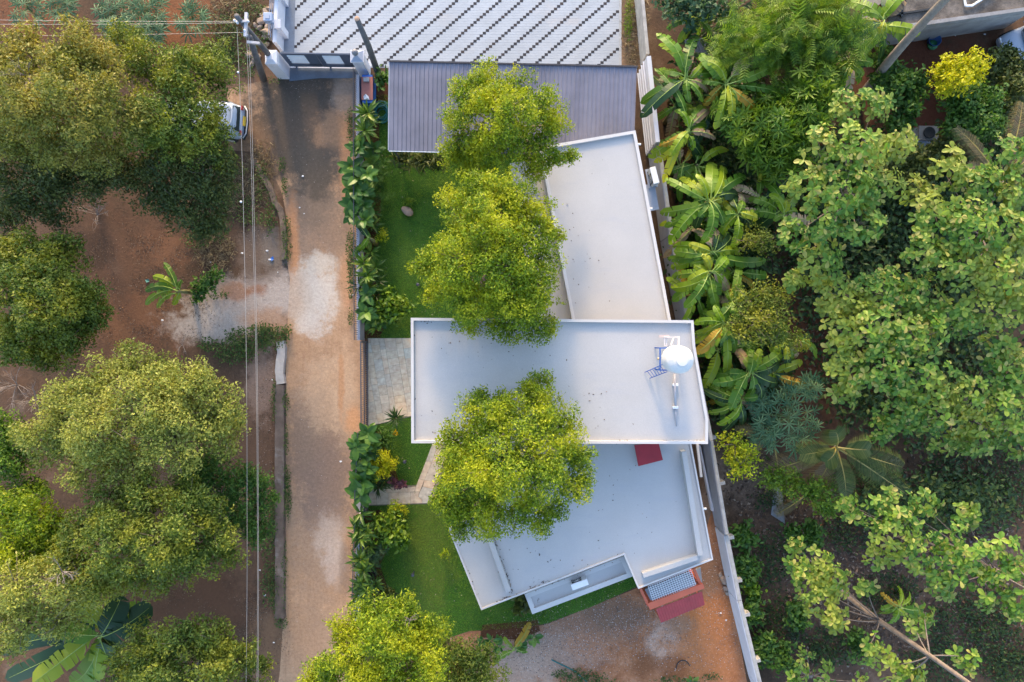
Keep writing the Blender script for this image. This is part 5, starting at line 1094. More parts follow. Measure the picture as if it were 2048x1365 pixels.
# broad and lance leaved garden plants: (x, y, z, n, length, kind, label)
GP = [(704, 335, .8, 11, .62, 'b', 'broad-leaved plant hanging over the wall, top of the upper hedge'), (716, 355, 1.0, 11, .60, 'b', 'broad-leaved plant, second from the top of the upper hedge'), (706, 378, .9, 11, .62, 'b', 'broad-leaved plant, third from the top of the upper hedge'), (727, 385, 1.0, 10, .55, 'b', 'broad-leaved plant on the lawn side of the upper hedge'),
      (708, 412, .9, 11, .60, 'b', 'broad-leaved plant, fourth from the top of the upper hedge'), (728, 412, .9, 10, .55, 'b', 'broad-leaved plant beside the fourth one of the upper hedge'), (704, 430, .9, 9, .55, 'b', 'broad-leaved plant at the bottom of the upper hedge, over the road'), (728, 440, .9, 9, .5, 'b', 'broad-leaved plant above the large paddle leaf'), (715, 300, .9, 9, .55, 'b', 'broad-leaved plant just below the yellow-green lances'),
      (735, 228, 1.0, 16, .65, 'l', 'yellow-green lance-leaved plant below the blue chest end'), (730, 262, 1.0, 16, .6, 'l', 'yellow-green lance-leaved plant, middle of the top row by the wall'), (722, 290, .9, 12, .5, 'l', 'lance-leaved plant above the broad hedge'), (740, 245, .9, 12, .55, 'l', 'lance-leaved plant nearest the hose coil'),
      (728, 528, .9, 16, .55, 'l', 'dark lance-leaved plant at the wall below the paddle leaf'), (735, 552, .9, 16, .55, 'l', 'lance-leaved plant left of the middle of the upper lawn'), (718, 572, .9, 18, .6, 's', 'strap-leaved plant arching over the wall above the patio'), (740, 575, .9, 16, .6, 'l', 'lance-leaved plant beside the arching strap leaves'), (752, 590, .8, 18, .55, 's', 'dark strap-leaved plant left of the glossy bush'),
      (742, 612, .8, 9, .5, 'b', 'broad-leaved plant left of the glossy bush'), (733, 625, .8, 10, .5, 'b', 'broad-leaved plant at the wall level with the glossy bush'), (742, 640, .7, 10, .48, 'b', 'broad-leaved plant below the glossy bush by the wall'), (752, 655, .7, 14, .45, 'l', 'lance-leaved plant nearest the top edge of the patio'), (735, 590, .8, 10, .5, 'b', 'broad-leaved plant among the strap leaves'),
      (736, 868, .9, 11, .58, 'b', 'broad-leaved plant at the foot of the long bar gate'), (724, 890, .9, 11, .6, 'b', 'broad-leaved plant left of the golden bush, upper one'), (740, 890, 1.0, 10, .5, 'b', 'broad-leaved plant touching the golden bush from above'), (722, 918, .9, 10, .6, 'b', 'broad-leaved plant left of the golden bush, middle one'), (730, 940, .9, 11, .58, 'b', 'broad-leaved plant left of the golden bush, lower one'), (722, 962, .9, 10, .6, 'b', 'broad-leaved plant above the small gate'), (722, 985, .9, 9, .68, 'b', 'light green broad-leaved plant covering the small gate step'),
      (757, 975, .6, 30, .5, 'd', 'dark strap-leaved plant along the upper edge of the garden path'), (770, 965, .6, 22, .45, 'd', 'dark strap-leaved plant below the golden bush'), (740, 975, .6, 18, .45, 'd', 'dark strap-leaved plant beside the small gate'),
      (786, 958, .4, 22, .24, 'p', 'purple-leaved plant beside the path, left one'), (798, 966, .4, 24, .24, 'p', 'reddish purple plant beside the path, middle one'), (808, 965, .4, 22, .24, 'p', 'reddish purple plant beside the path, right one'),
      (793, 836, 1.1, 60, .52, 'y', 'spiky green yucca rosette at the lower edge of the patio'), (795, 863, .5, 14, .2, 'f', 'small yellow plant on the lawn below the yucca'),
      (722, 1026, .9, 10, .6, 'l', 'lance-leaved plant just below the small gate step'), (718, 1056, .9, 14, .6, 'l', 'yellow-green lance-leaved plant at the wall, first below the path'), (722, 1075, .9, 14, .6, 'l', 'yellow-green lance-leaved plant at the wall, second below the path'), (735, 1062, .9, 12, .55, 'l', 'lance-leaved plant left of the lower glossy bush'), (722, 1118, .9, 14, .6, 'l', 'lance-leaved plant with yellow leaf near the fern-like bush'), (728, 1140, .9, 14, .62, 'l', 'lance-leaved plant beside the dark purple plant'),
      (722, 1165, .9, 16, .6, 'l', 'lance-leaved plant at the wall above the golden bottom tree'), (735, 1175, .8, 14, .58, 'l', 'lance-leaved plant on the lawn side near the golden bottom tree'), (718, 1190, .8, 14, .6, 'l', 'lowest lance-leaved plant along the road wall'), (740, 1090, .9, 12, .5, 'l', 'lance-leaved plant above the fern-like bush'),
      (748, 1140, .5, 22, .3, 'q', 'dark purple-black plant beside the lower road wall'),
      (965, 1275, .4, 8, .4, 'b', 'broad-leaved seedling right of the dark bottom crown'), (985, 1272, .5, 8, .4, 'b', 'broad-leaved seedling on the red strip below the lawn'), (1000, 1283, .5, 8, .45, 'b', 'broad-leaved seedling beside the pale dry leaf'), (1055, 1272, .5, 7, .45, 'b', 'broad-leaved seedling right of the yellow leaf'), (1068, 1266, .4, 6, .4, 'b', 'rightmost broad-leaved seedling on the red strip'), (1040, 1290, .4, 7, .4, 'b', 'broad-leaved seedling at the edge of the grey rubble'),
      (748, 300, .9, 10, .5, 'b', 'broad-leaved plant between the lance row and the feathery bush'), (742, 325, 1.0, 10, .52, 'b', 'broad-leaved plant on the lawn side above the feathery bush'), (735, 350, 1.3, 11, .55, 'b', 'broad-leaved plant wedged between wall hedge and feathery bush'), (745, 425, .8, 12, .5, 'l', 'lance-leaved plant below the feathery bush'), (748, 450, .7, 12, .45, 'l', 'lance-leaved plant above the lime bush'),
      (742, 505, .8, 14, .5, 'l', 'lance-leaved plant right of the paddle leaf foot'), (752, 535, .8, 14, .5, 'l', 'lance-leaved plant at the lawn edge halfway down the upper lawn'), (755, 562, .8, 16, .5, 's', 'strap-leaved plant at the lawn edge above the glossy bush'), (760, 640, .7, 10, .45, 'b', 'broad-leaved plant under the glossy bush by the patio'),
      (750, 1040, .9, 14, .5, 'l', 'lance-leaved plant between wall row and lower glossy bush'), (742, 1125, .8, 14, .5, 'l', 'lance-leaved plant below the fern-like bush'), (752, 1165, .7, 12, .5, 'l', 'lance-leaved plant right of the dark purple plant'), (712, 895, 1.3, 10, .5, 'b', 'broad-leaved plant hanging over the road left of the golden bush'), (745, 905, 1.1, 10, .48, 'b', 'broad-leaved plant tight against the golden bush'), (740, 955, 1.0, 10, .5, 'b', 'broad-leaved plant below left of the golden bush'),
      (1380, 1355, .4, 10, .4, 'b', 'small green plant on red earth at the bottom edge')]
KIND = {'b': (BROAD, m_broad, (-.15, 1.0)), 'l': (LANCE, m_lancef, (.0, 1.25)), 's': (STRAP, m_darkstrap, (.2, 1.1)), 'd': (STRAP, m_darkstrap, (.15, 1.2)), 'p': (OVATE, m_purple, (.1, 1.0)), 'q': (OVATE, leafmat('black_leaf', [(0, (.012, .008, .01)), (1, (.05, .03, .035))], .2, per='object'), (.1, 1)),
        'y': (STRAP, m_darkstrap, (.0, 1.3)), 'f': (OVATE, leafmat('flower_yellow', [(0, (.35, .22, .01)), (1, (.55, .36, .01))], .3, per='object'), (.1, 1.2))}
for (x, y, z, n, L, k, lb) in GP:
    tp, m, el = KIND[k]; rosette_plant('yucca' if k == 'y' else 'garden_plant', lb, 'plant', x, y, z + (.6 if k in 'bl' and x < 738 and z > .6 else 0), int(n * 1.7) if k in 'bl' and z > .6 else n, L * (1.0 if k in 'bl' else 1), tp, m, el, 0, 'planting along the garden wall')

# ---- banana plants
def blade(base, tip, wid, arch, mat, split=.5, stalk=.10, fold=.16):
    """one paddle leaf: curved midrib, lamina in ragged strips"""
    base, tip = Vector(base), Vector(tip); mid = base.lerp(tip, .5) + Vector((0, 0, arch)) + (tip - base).cross(Vector((0, 0, 1))) * random.uniform(-.24, .24); N = 12
    L = (tip - base).length; side = (tip - base).cross(Vector((0, 0, 1))).normalized(); mb = MB()
    def q(t): return base.lerp(mid, t).lerp(mid.lerp(tip, t), t)
    twist = random.uniform(-.25, .25)
    for s in (-1, 1):
        t = stalk; prev = None
        for i in range(N):
            t0 = stalk + (1 - stalk) * i / N; t1 = stalk + (1 - stalk) * (i + 1) / N
            f = lambda t: wid * (min(1, ((t - stalk) / (1 - stalk)) * 4 + .25) * (1 - ((t - stalk) / (1 - stalk)) ** 9 * .55))
            gap = random.random() < split; w0, w1 = f(t0), f(t1)
            if i == N - 1: w1 = wid * .1
            sh = .10 * L / N * 3
            def edge(t, w_, dd): p = q(t); dv = (q(min(1, t + .02)) - q(t - .02)).normalized(); return p + side * s * w_ * math.cos(.3) + Vector((0, 0, w_ * (fold + twist * s) - .35 * w_ * w_ / max(wid, .01))) + dv * sh + Vector((0, 0, dd))
            dd = random.uniform(-.14, .04) if gap else 0
            e0 = edge(t0 + (.022 if gap else 0), w0 * (random.uniform(.88, 1) if gap else 1), dd); e1 = edge(t1, w1 * (random.uniform(.88, 1) if gap else 1), dd)
            mb.add([q(t0), q(t1), e1, e0], [(0, 1, 2, 3) if s < 0 else (3, 2, 1, 0)], 0)
    pts = [q(t) + Vector((0, 0, .012)) for t in (0, .2, .4, .6, .8, .97)]
    mb.tube(pts, [.03, .022, .017, .013, .009, .005], 5, 1, False)
    return mb.mesh('leaf', [mat, m_rib])
m_pstem = paint('banana_stem', (.16, .15, .06), .8, .25, 4, (.18, .11, .06), 2)
def banana(label, px, py, z, leaves, wid=.24, mats=(0, 0, 1, 1), arch=.8, group='banana plants', cat='banana plant', name='banana_plant', under=5):
    c = P(px, py, z); b = Vector((c.x + random.uniform(-.1, .1), c.y + random.uniform(-.1, .1), 0)); e = empty(name, b, label, cat, group)
    MB().tube([b, b.lerp(c, .6), c], [.13, .10, .06], 9).build('stem', m_pstem, e, smooth=True)
    if under:
        R = sum(math.hypot(l[0] - px, l[1] - py) for l in leaves) / len(leaves)
        for k in range(under):
            a_ = random.uniform(0, 6.28); leaves = leaves + [(px + R * random.uniform(.75, 1.1) * math.cos(a_), py + R * random.uniform(.75, 1.1) * math.sin(a_), random.choice([0, 0, 2, 2, 4]), random.uniform(-1.4, -.7))]
        for k in range(under - 1):
            a_ = random.uniform(0, 6.28); rr = R * random.uniform(.45, .85); leaves = leaves + [(px + rr * math.cos(a_), py + rr * math.sin(a_), random.choice([0, 1, 1]), random.uniform(-.3, .35))]
    for lf in leaves:
        x, y = lf[0], lf[1]; mi = lf[2] if len(lf) > 2 and lf[2] is not None else random.choice(mats); dz = lf[3] if len(lf) > 3 else random.uniform(-1.2, .0)
        tip = P(x, y, z + dz); L = (tip - c).length
        o = bpy.data.objects.new('leaf', blade(c + Vector((random.uniform(-.12, .12), random.uniform(-.12, .12), random.uniform(-.25, .12))), tip, wid * .86 * min(1.2, .6 + .3 * L) * random.uniform(.75, 1.15), arch * min(1.2, L * .6), m_ban[mi], .25 if mi == 2 else .45))
        link(o, e)
z4 = lambda x, y: (1250 + x / 3.413, x * 0 + y / 3.413)
z6 = lambda x, y: (1300 + x / 2.275, 300 + y / 2.275)
def Lz(f, pts): return [tuple(f(p[0], p[1])) + tuple(p[2:]) for p in pts]
banana('tall banana plant with torn leaves right of the boundary wall, top', 1455, 168, 3.6, Lz(z4, [(515, 370), (795, 150, 0), (1070, 400, 0), (1115, 665, 0), (945, 790, 3), (615, 880, 1), (540, 720, 3), (490, 555), (760, 500, 0), (960, 370, 4)]), .26)
banana('banana plant leaning over the boundary wall, upper left of the clump', 1370, 158, 3.2, Lz(z4, [(222, 228, 0), (240, 300, 1), (492, 245, 0), (600, 520, 3), (520, 610, 0), (440, 700, 0), (110, 705, 0), (110, 800, 2), (220, 480, 0), (300, 670, 4)]), .25)
banana('banana plant with yellow side leaf beside the upper roof corner', 1376, 264, 3.0, Lz(z4, [(165, 1075, 0), (262, 1245, 1), (235, 995, 3), (210, 470, 0), (620, 945, 4), (470, 790, 0), (200, 1110, 1), (560, 850, 0), (440, 1000, 1)]), .23)
banana('banana plant fanning wide beside the air conditioner', 1416, 403, 3.4, Lz(z6, [(70, 132, 0), (330, 72, 1), (430, 118, 0), (48, 285, 0), (88, 425, 1), (68, 350, 0), (352, 210, 1), (240, 425, 0), (140, 125, 1), (300, 330, 0), (200, 240, 0)]), .25, (0, 1))
banana('banana plant with paired upright leaves right of the fanning one', 1478, 427, 3.2, Lz(z6, [(288, 435, 1), (378, 445, 1), (495, 285, 0), (420, 230, 0), (465, 350, 2), (350, 350, 0)]), .24, (0, 1))
banana('darker banana plant under the large-leaved tree', 1564, 427, 2.8, Lz(z6, [(450, 220, 0), (515, 140, 0), (455, 285, 0), (600, 435, 0), (680, 340, 0), (485, 355, 2), (650, 230, 2), (560, 320, 0)]), .27, (0, 2))
banana('banana plant at the middle of the row along the wall', 1421, 506, 3.2, Lz(z6, [(82, 495, 0), (108, 435, 1), (98, 535, 1), (525, 503, 0), (415, 470, 1), (320, 560, 0), (110, 460, 0), (340, 590, 2), (200, 480, 1)]), .23, (0, 1))
banana('banana plant with bright leaves spread towards the house', 1421, 546, 3.4, Lz(z6, [(98, 630, 1), (103, 688, 0), (158, 718, 0), (312, 735, 0), (370, 575, 1), (100, 575, 0), (230, 480, 1), (270, 700, 0), (360, 640, 1)]), .24, (0, 1))
banana('banana plant with one upright leaf beside the wispy tree', 1467, 603, 3.0, Lz(z6, [(408, 525, 0), (360, 605, 3), (240, 800, 0), (420, 640, 0), (330, 620, 1), (470, 690, 2)]), .26, (0, 1))
banana('yellowing banana plant at the corner of the middle roof', 1449, 647, 3.2, Lz(z6, [(200, 788, 1), (208, 880, 1), (210, 925, 3), (262, 948, 1), (345, 1045, 1), (392, 850, 0), (200, 840, 0), (330, 730, 0)]), .24, (0, 1))
banana('banana plant with a pale leaf below the wispy tree', 1500, 748, 2.8, Lz(z6, [(612, 905, 0), (580, 1045, 1), (368, 1182, 0), (500, 1150, 2), (270, 1005, 0), (380, 905, 0), (500, 960, 4), (465, 910, 0), (290, 1060, 0), (430, 1140, 0)]), .25, (0, 2))
banana('lowest banana plant beside the middle roof edge', 1478, 800, 2.4, Lz(z6, [(258, 1195, 0), (310, 1252, 1), (265, 1070, 0), (290, 1120, 0), (460, 1150, 4), (420, 1250, 2), (330, 1280, 2), (240, 1090, 2)]), .22, (0,))
banana('banana plant whose long leaf points to the red soil', 1572, 682, 2.2, Lz(z6, [(762, 945, 0), (640, 1010, 2), (560, 900, 0), (690, 860, 0)]), .25, (0,))
banana('small bright banana plant under the long trunk, lower right', 1795, 1215, 1.2, [(1763, 1186, 3), (1798, 1172, 1), (1852, 1209, 0), (1866, 1244, 0), (1762, 1220, 0), (1820, 1185, 1), (1790, 1195, 0)], .2, (0, 1))
banana('banana plant at the top edge right of the forecourt', 1393, 35, 2.2, [(1334, 57, 0), (1357, 85, 0), (1397, 72, 0), (1423, 70, 0), (1375, 55, 1), (1430, 20, 0)], .25, (0,))
banana('big banana plant beside the old concrete roof', 1763, 44, 3.4, [(1840, 66, 1), (1707, 50, 1), (1697, 5, 0), (1805, -10, 1), (1742, 20, 1), (1720, 110, 0), (1760, 120, 2), (1680, 105, 2), (1770, 5, 1), (1735, 90, 3)], .28, (0, 1))
banana('banana plant half hidden left of the leaning palm trunk', 1700, 125, 2.6, [(1650, 120, 2), (1665, 205, 0), (1740, 115, 2), (1720, 165, 0), (1690, 200, 4), (1655, 160, 0)], .26, (0, 2))
banana('small banana plant standing alone on brown soil, left', 355, 583, 1.8, [(327, 526, 0, -.2), (306, 553, 1, -.2), (291, 581, 0, -.4), (291, 609, 0, -.5), (314, 615, 0, -.4), (363, 560, 0, .1), (346, 610, 1, -.2)], .2, (0,), .25, under=0)
banana('huge dark leaved banana plant in the lower left corner', 200, 1271, 3.4, [(155, 1206, 2, -.4), (244, 1193, 2, -.1), (302, 1213, 2, -.4), (222, 1328, 2, -.8), (85, 1250, 2, -.5), (2, 1305, 2, -.8), (14, 1358, 2, -.6), (68, 1365, 1, 0), (190, 1358, 1, -.6), (240, 1300, 2, -.9)], .50, (2,), .45, under=3)
banana('large paddle-leaved plant above the lime bush', 742, 478, 1.3, [(712, 440, 2, .1), (706, 512, 0, -.3), (716, 500, 1, -.1), (725, 445, 0, .2)], .22, (0,), .3, None, 'plant', 'paddle_plant', 0)
banana('plant with one yellow and one dry pale leaf below the lawn', 1030, 1298, .7, [(1060, 1246, 3, .1), (1042, 1285, 1, .1), (1012, 1290, 4, 0), (1052, 1303, 0, 0), (985, 1330, 0, .1), (1008, 1275, 1, 0)], .2, (0,), .2, None, 'plant', 'paddle_plant', 0)

for (x, y, z, r, lb) in [(1362, 330, 2.0, 60, 'small banana sucker just above the air conditioner'), (1385, 455, 2.2, 66, 'banana sucker squeezed between the wall and the fanning banana plant'), (1445, 455, 2.6, 72, 'banana sucker between the two middle banana plants'), (1390, 590, 2.4, 66, 'banana sucker against the wall above the middle roof corner'), (1470, 545, 2.4, 70, 'banana sucker left of the wispy tree'),
                         (1440, 700, 2.2, 66, 'banana sucker beside the yellowing banana plant'), (1460, 770, 2.0, 66, 'banana sucker near the tank side of the roof edge'), (1520, 400, 2.4, 70, 'banana sucker in front of the darker banana plant'), (1425, 215, 2.4, 66, 'banana sucker with drooping leaves under the topmost banana'), (1350, 215, 2.2, 60, 'banana sucker leaning on the white ribbed wall'), (1545, 745, 2.0, 66, 'banana sucker above the blue-green star-leaved plant'), (1395, 330, 2.2, 64, 'banana sucker between the upper and middle banana clumps')]:
    a0 = random.uniform(0, 6); n_ = random.randint(6, 8)
    banana(lb, x, y, z, [(x + r * random.uniform(.7, 1.25) * math.cos(a0 + k * 2.4 + random.uniform(-.4, .4)), y + r * random.uniform(.7, 1.25) * math.sin(a0 + k * 2.4 + random.uniform(-.4, .4)), random.choice([0, 0, 0, 1, 2, 4] if k else [3, 4])) for k in range(n_)], .22, (0,), .8, under=0)

# ---- coconut palms
def frond(base, tip, arch, w_, mat, n=44, droop=.5):
    base, tip = Vector(base), Vector(tip); mid = base.lerp(tip, .5) + Vector((0, 0, arch)); mb = MB()
    q = lambda t: base.lerp(mid, t).lerp(mid.lerp(tip, t), t); side = (tip - base).cross(Vector((0, 0, 1))).normalized()
    for i in range(n):
        t = .2 + .8 * i / n; p = q(t); dv = (q(min(1, t + .03)) - q(t - .03)).normalized(); L = w_ * math.sin(math.pi * (.12 + .80 * (t - .2) / .8)) ** .7
        for s in (-1, 1):
            d = (side * s * .85 + dv * .55).normalized(); e1 = p + d * L * .55 + Vector((0, 0, .06 * L)); e2 = p + d * L * random.uniform(.9, 1.05) + Vector((0, 0, -droop * L)); h = dv * .015; L *= random.uniform(.8, 1.1)
            mb.add([p - h, p + h, e1 + h * .9, e1 - h * .9, e2], [(0, 1, 2, 3), (3, 2, 4)], 0)
    mb.tube([q(t) for t in (0, .2, .4, .6, .8, 1)], [.05, .04, .03, .022, .014, .006], 5, 1)
    return mb.mesh('frond', [mat, m_rachis])
def palm(label, base, crown, z, fronds, w_=.95, tr=.15, lean=None):
    b = P(*base); c = P(*crown, z); e = empty('coconut_palm', b, label, 'palm tree', 'coconut palms')
    mb = MB(); K = 14; pts = [b.lerp(c, t) + (lean or Vector()) * math.sin(math.pi * t) for t in np.linspace(0, 1, K)]
    mb.tube(pts, [tr * (1.25 if i == 0 else 1.0 - .35 * i / K) for i in range(K)], 12); mb.build('trunk', m_palmbark, e, smooth=True)
    for (x, y, dz, m) in fronds:
        o = bpy.data.objects.new('frond', frond(c, P(x, y, z + dz), .5, w_, m_frond_dry if m else m_frond)); link(o, e)
m_palmbark = paint('palm_bark', (.24, .20, .17), .95, .2, 5, (.12, .10, .09), 2, bmp=.8)
palm('young coconut palm with drooping fronds below the blue-green plant', (1672, 912), (1672, 895), 2.2, [(1528, 945, -.7, 1), (1600, 910, .3, 0), (1692, 992, -.2, 0), (1805, 935, -.3, 0), (1815, 990, -.9, 0), (1765, 955, -.2, 0), (1620, 985, -.9, 1), (1670, 860, 1.0, 0), (1650, 925, .5, 0), (1740, 900, .2, 0)])
palm('coconut palm with a long leaning bare trunk, upper right', (1712, 206), (1960, -70), 9.0, [(2200, -150, -.5, 0), (2050, -320, -.5, 0), (1850, -330, -.5, 0), (2150, -10, -1.5, 0), (1780, -180, -.8, 0), (2230, -260, -.5, 0)], .8, .22, Vector((0, .25, 0)))
palm('short coconut palm with dry grey fronds at the right edge', (2010, 370), (2000, 365), 3.0, [(1912, 255, .2, 1), (2045, 205, .4, 1), (1935, 330, .0, 1), (2080, 290, .2, 1), (2070, 400, -.3, 0)], .6)
palm('small coconut palm with orange tipped frond left of the blue-green plant', (1545, 880), (1545, 872), 1.6, [(1470, 855, -.2, 1), (1490, 900, -.3, 1), (1560, 1010, -.4, 1)], .45, .1)
e = empty('fallen_frond', P(1560, 1010), 'fallen orange-brown palm frond on the leaf litter', 'frond')
link(bpy.data.objects.new('frond_blade', frond(P(1612, 990, .5), P(1552, 1030, .3), .2, .5, m_frond_dry, 30)), e)

# ---- bare twig shrubs
for (x, y, z, r, n, lb) in [(195, 430, 1.0, 1.0, 12, 'grey bare twiggy shrub at the edge of the dark left trees'), (35, 770, 1.2, 1.2, 14, 'grey bare twiggy shrub at the left edge below the round tree'), (75, 800, 1.0, 1.1, 12, 'bare twiggy shrub left of the pale tree'), (365, 690, .3, .5, 5, 'small forked dead branch on the soil above the pale tree')]:
    mb = MB(); twiggy(mb, P(x, y, .05), r, n, .9, .009); mb.build('bare_shrub', m_twig, label=lb, cat='shrub')
for i, (x, y, z, r, n, lb) in enumerate([(125, 1145, 7, .8, 10, 'bare grey branches sticking out of the pale lower left tree'), (1050, 905, 8.6, .5, 7, 'bare pale twigs on top of the tree between the roofs'), (1105, 895, 8.4, .4, 4, 'forked bare branch right of the bare twigs between the roofs'), (60, 150, 8, .9, 9, 'bare straw coloured branches on the upper left crown'), (820, 1240, 7, .35, 5, 'bare twigs on the golden bottom tree')]):
    mb = MB(); twiggy(mb, P(x, y, z - .35), r, n, .6, .012); mb.build('dead_branch', m_twig, label=lb, cat='branch')

# ---- grass, weeds, litter
def in_poly(pts, poly):
    x, y = pts[:, 0], pts[:, 1]; ins = np.zeros(len(pts), bool); n = len(poly); j = n - 1
    for i in range(n):
        xi, yi = poly[i]; xj, yj = poly[j]; c = ((yi > y) != (yj > y)) & (x < (xj - xi) * (y - yi) / (yj - yi + 1e-12) + xi); ins ^= c; j = i
    return ins
m_grass = leafmat('grass_blade', [(0, (.055, .18, .014)), (.5, (.11, .31, .022)), (.85, (.20, .37, .032)), (1, (.36, .37, .10))], .4, clump=(.27, .35, .03), cscale=.45, camt=.6)
gp = []
for l in LAWNS:
    poly = ppoly(l); A = np.array(poly); lo, hi = A.min(0), A.max(0); ar = np.prod(hi - lo); p = rng.uniform(lo, hi, (int(ar * 850), 2)); gp.append(p[in_poly(p, poly)])
gp = np.vstack(gp)
pc = ppoly([(733, 976), (835, 972), (862, 906), (882, 880), (912, 880), (862, 1009), (733, 1012)]); gp = gp[~in_poly(gp, pc)]
n = len(gp); ax = rng.normal(size=(n, 3)) * .55; ax[:, 2] = np.abs(ax[:, 2]) * .5 + .55
link(tag(bpy.data.objects.new('lawn_grass', scatter('lawn_grass', BLADE, np.column_stack([gp, np.full(n, .012)]), ax, rng.normal(size=(n, 3)), rng.uniform(.05, .10, n), m_grass)), 'short green lawn grass around the house', 'grass', None, 'stuff'))

def patch(spots, dens, z=(0, .1)):
    out = []
    for (px, py, rx, ry) in spots:
        n = int(dens * M(rx) * M(ry) * 3.14); a_ = rng.uniform(0, 6.283, n); r = np.sqrt(rng.uniform(0, 1, n)) * rng.normal(1, .18, n); c = P(px, py)
        out.append(np.column_stack([c.x + M(rx) * r * np.cos(a_), c.y + M(ry) * r * np.sin(a_), rng.uniform(*z, n)]))
    return np.vstack(out)
m_weed = leafmat('weed_leaf', [(0, (.025, .06, .014)), (.5, (.055, .11, .022)), (1, (.11, .15, .04))], .35)
OV3 = leaf_tpl([0, .48, 1], [.03, .28, 0], .2, .25)
def mass(name, label, cat, pts, tpl, scl, mat, up=.6, lie=1.0):
    tpl = OV3 if tpl is OVATE else tpl
    n = len(pts); ax = rng.normal(size=(n, 3)); ax[:, 2] *= (.15 if up < 0 else .5)
    if up > 0: ax[:, 2] = np.abs(ax[:, 2]) + up * .3
    nr = rng.normal(size=(n, 3)) * .35 + np.array([0, 0, 1.0])
    link(tag(bpy.data.objects.new(name, scatter(name, tpl, pts, ax, nr, rng.uniform(*scl, n), mat)), label, cat, None, 'stuff'))
mass('road_weeds', 'green weeds along the road edges and the foot of the garden wall', 'weeds', patch([(566, 330, 8, 14), (572, 375, 6, 20), (574, 460, 8, 26), (575, 500, 9, 24), (573, 805, 6, 24), (575, 965, 7, 34), (577, 1000, 7, 40), (574, 880, 4, 30), (571, 1140, 4, 60), (551, 800, 6, 40), (550, 1010, 7, 60), (552, 1180, 8, 50), (566, 1245, 12, 10), (562, 690, 10, 8), (703, 500, 9, 40), (704, 545, 8, 30), (703, 585, 5, 14), (703, 635, 6, 16), (702, 240, 7, 22), (702, 270, 7, 14), (714, 1040, 4, 14), (708, 1100, 4, 40)], 420, (.02, .28)), OVATE, (.05, .12), m_weed)
mass('weed_patch', 'dense green creeper patch on the verge above the white slab', 'weeds', patch([(500, 680, 48, 26), (545, 672, 32, 20), (470, 705, 40, 22), (530, 655, 24, 10), (575, 665, 10, 14), (420, 690, 20, 14)], 260, (.03, .35)), OVATE, (.07, .16), m_weed)
mass('verge_weeds', 'ragged weeds around the power pole and stone heap', 'weeds', patch([(520, 80, 20, 26), (470, 90, 30, 40), (450, 60, 26, 36), (490, 120, 22, 20), (500, 148, 30, 10), (550, 163, 14, 6), (455, 110, 20, 26), (500, 20, 30, 20), (400, 480, 30, 20), (440, 590, 20, 10), (525, 365, 16, 40), (540, 1150, 14, 60), (545, 1060, 10, 40), (545, 430, 12, 40), (520, 440, 26, 14), (490, 420, 20, 30)], 170, (.02, .3)), OVATE, (.06, .15), m_weed)
m_dry = leafmat('dry_grass', [(0, (.12, .09, .05)), (.5, (.20, .145, .08)), (1, (.27, .21, .12))], .25)
mass('dry_grass', 'dry brown grass on the verges beside the road', 'grass', patch([(470, 30, 60, 40), (520, 350, 30, 60), (450, 380, 50, 50), (1265, 70, 18, 70), (1280, 30, 12, 40), (430, 500, 40, 40), (460, 1000, 30, 60)], 260, (0, .1)), BLADE, (.12, .35), m_dry)
mass('strip_grass', 'green grass strip on the dirt between forecourt and boundary wall', 'grass', patch([(1258, 30, 8, 34), (1256, 60, 6, 20)], 500, (0, .1)), BLADE, (.1, .25), m_grass)
mass('yard_weeds', 'low green weeds on the bottom edge of the rubble yard', 'weeds', patch([(1150, 1350, 40, 14), (1190, 1362, 40, 14), (1120, 1345, 16, 8), (1350, 1358, 40, 8), (1420, 1352, 20, 8)], 230, (.02, .2)), OVATE, (.06, .14), m_weed)
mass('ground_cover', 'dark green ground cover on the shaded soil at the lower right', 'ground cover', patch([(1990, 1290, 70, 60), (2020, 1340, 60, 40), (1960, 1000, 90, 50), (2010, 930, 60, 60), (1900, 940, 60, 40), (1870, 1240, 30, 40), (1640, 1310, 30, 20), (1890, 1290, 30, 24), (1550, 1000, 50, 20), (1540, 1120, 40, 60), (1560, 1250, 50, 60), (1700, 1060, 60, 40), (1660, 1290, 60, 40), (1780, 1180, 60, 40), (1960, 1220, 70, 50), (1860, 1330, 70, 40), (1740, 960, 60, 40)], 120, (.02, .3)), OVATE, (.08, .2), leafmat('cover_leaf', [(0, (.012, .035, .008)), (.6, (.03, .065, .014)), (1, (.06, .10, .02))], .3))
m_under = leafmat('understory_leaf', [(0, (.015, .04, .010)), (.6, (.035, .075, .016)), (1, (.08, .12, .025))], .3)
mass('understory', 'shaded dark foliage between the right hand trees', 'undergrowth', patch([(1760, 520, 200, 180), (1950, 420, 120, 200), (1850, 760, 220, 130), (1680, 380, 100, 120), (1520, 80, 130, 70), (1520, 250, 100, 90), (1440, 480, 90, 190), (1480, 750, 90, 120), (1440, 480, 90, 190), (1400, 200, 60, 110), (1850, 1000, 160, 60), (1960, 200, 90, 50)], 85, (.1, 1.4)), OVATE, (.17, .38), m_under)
m_litter = leafmat('litter_leaf', [(0, (.04, .025, .018)), (.4, (.09, .058, .042)), (.8, (.16, .11, .08)), (.96, (.27, .21, .165)), (1, (.38, .17, .06))], .1, rough=.8)
lp = patch([(1500, 980, 70, 60), (1560, 1080, 110, 70), (1700, 1120, 140, 120), (1650, 1250, 130, 110), (1850, 1200, 170, 130), (1950, 1000, 120, 120), (1800, 960, 140, 60), (1950, 1280, 110, 90), (1660, 640, 70, 120), (1580, 500, 50, 70), (1400, 300, 40, 220)], 55, (.008, .05))
mass('leaf_litter', 'brown fallen leaves covering the soil under the right hand trees', 'leaf litter', lp, OVATE, (.07, .24), m_litter, -1)
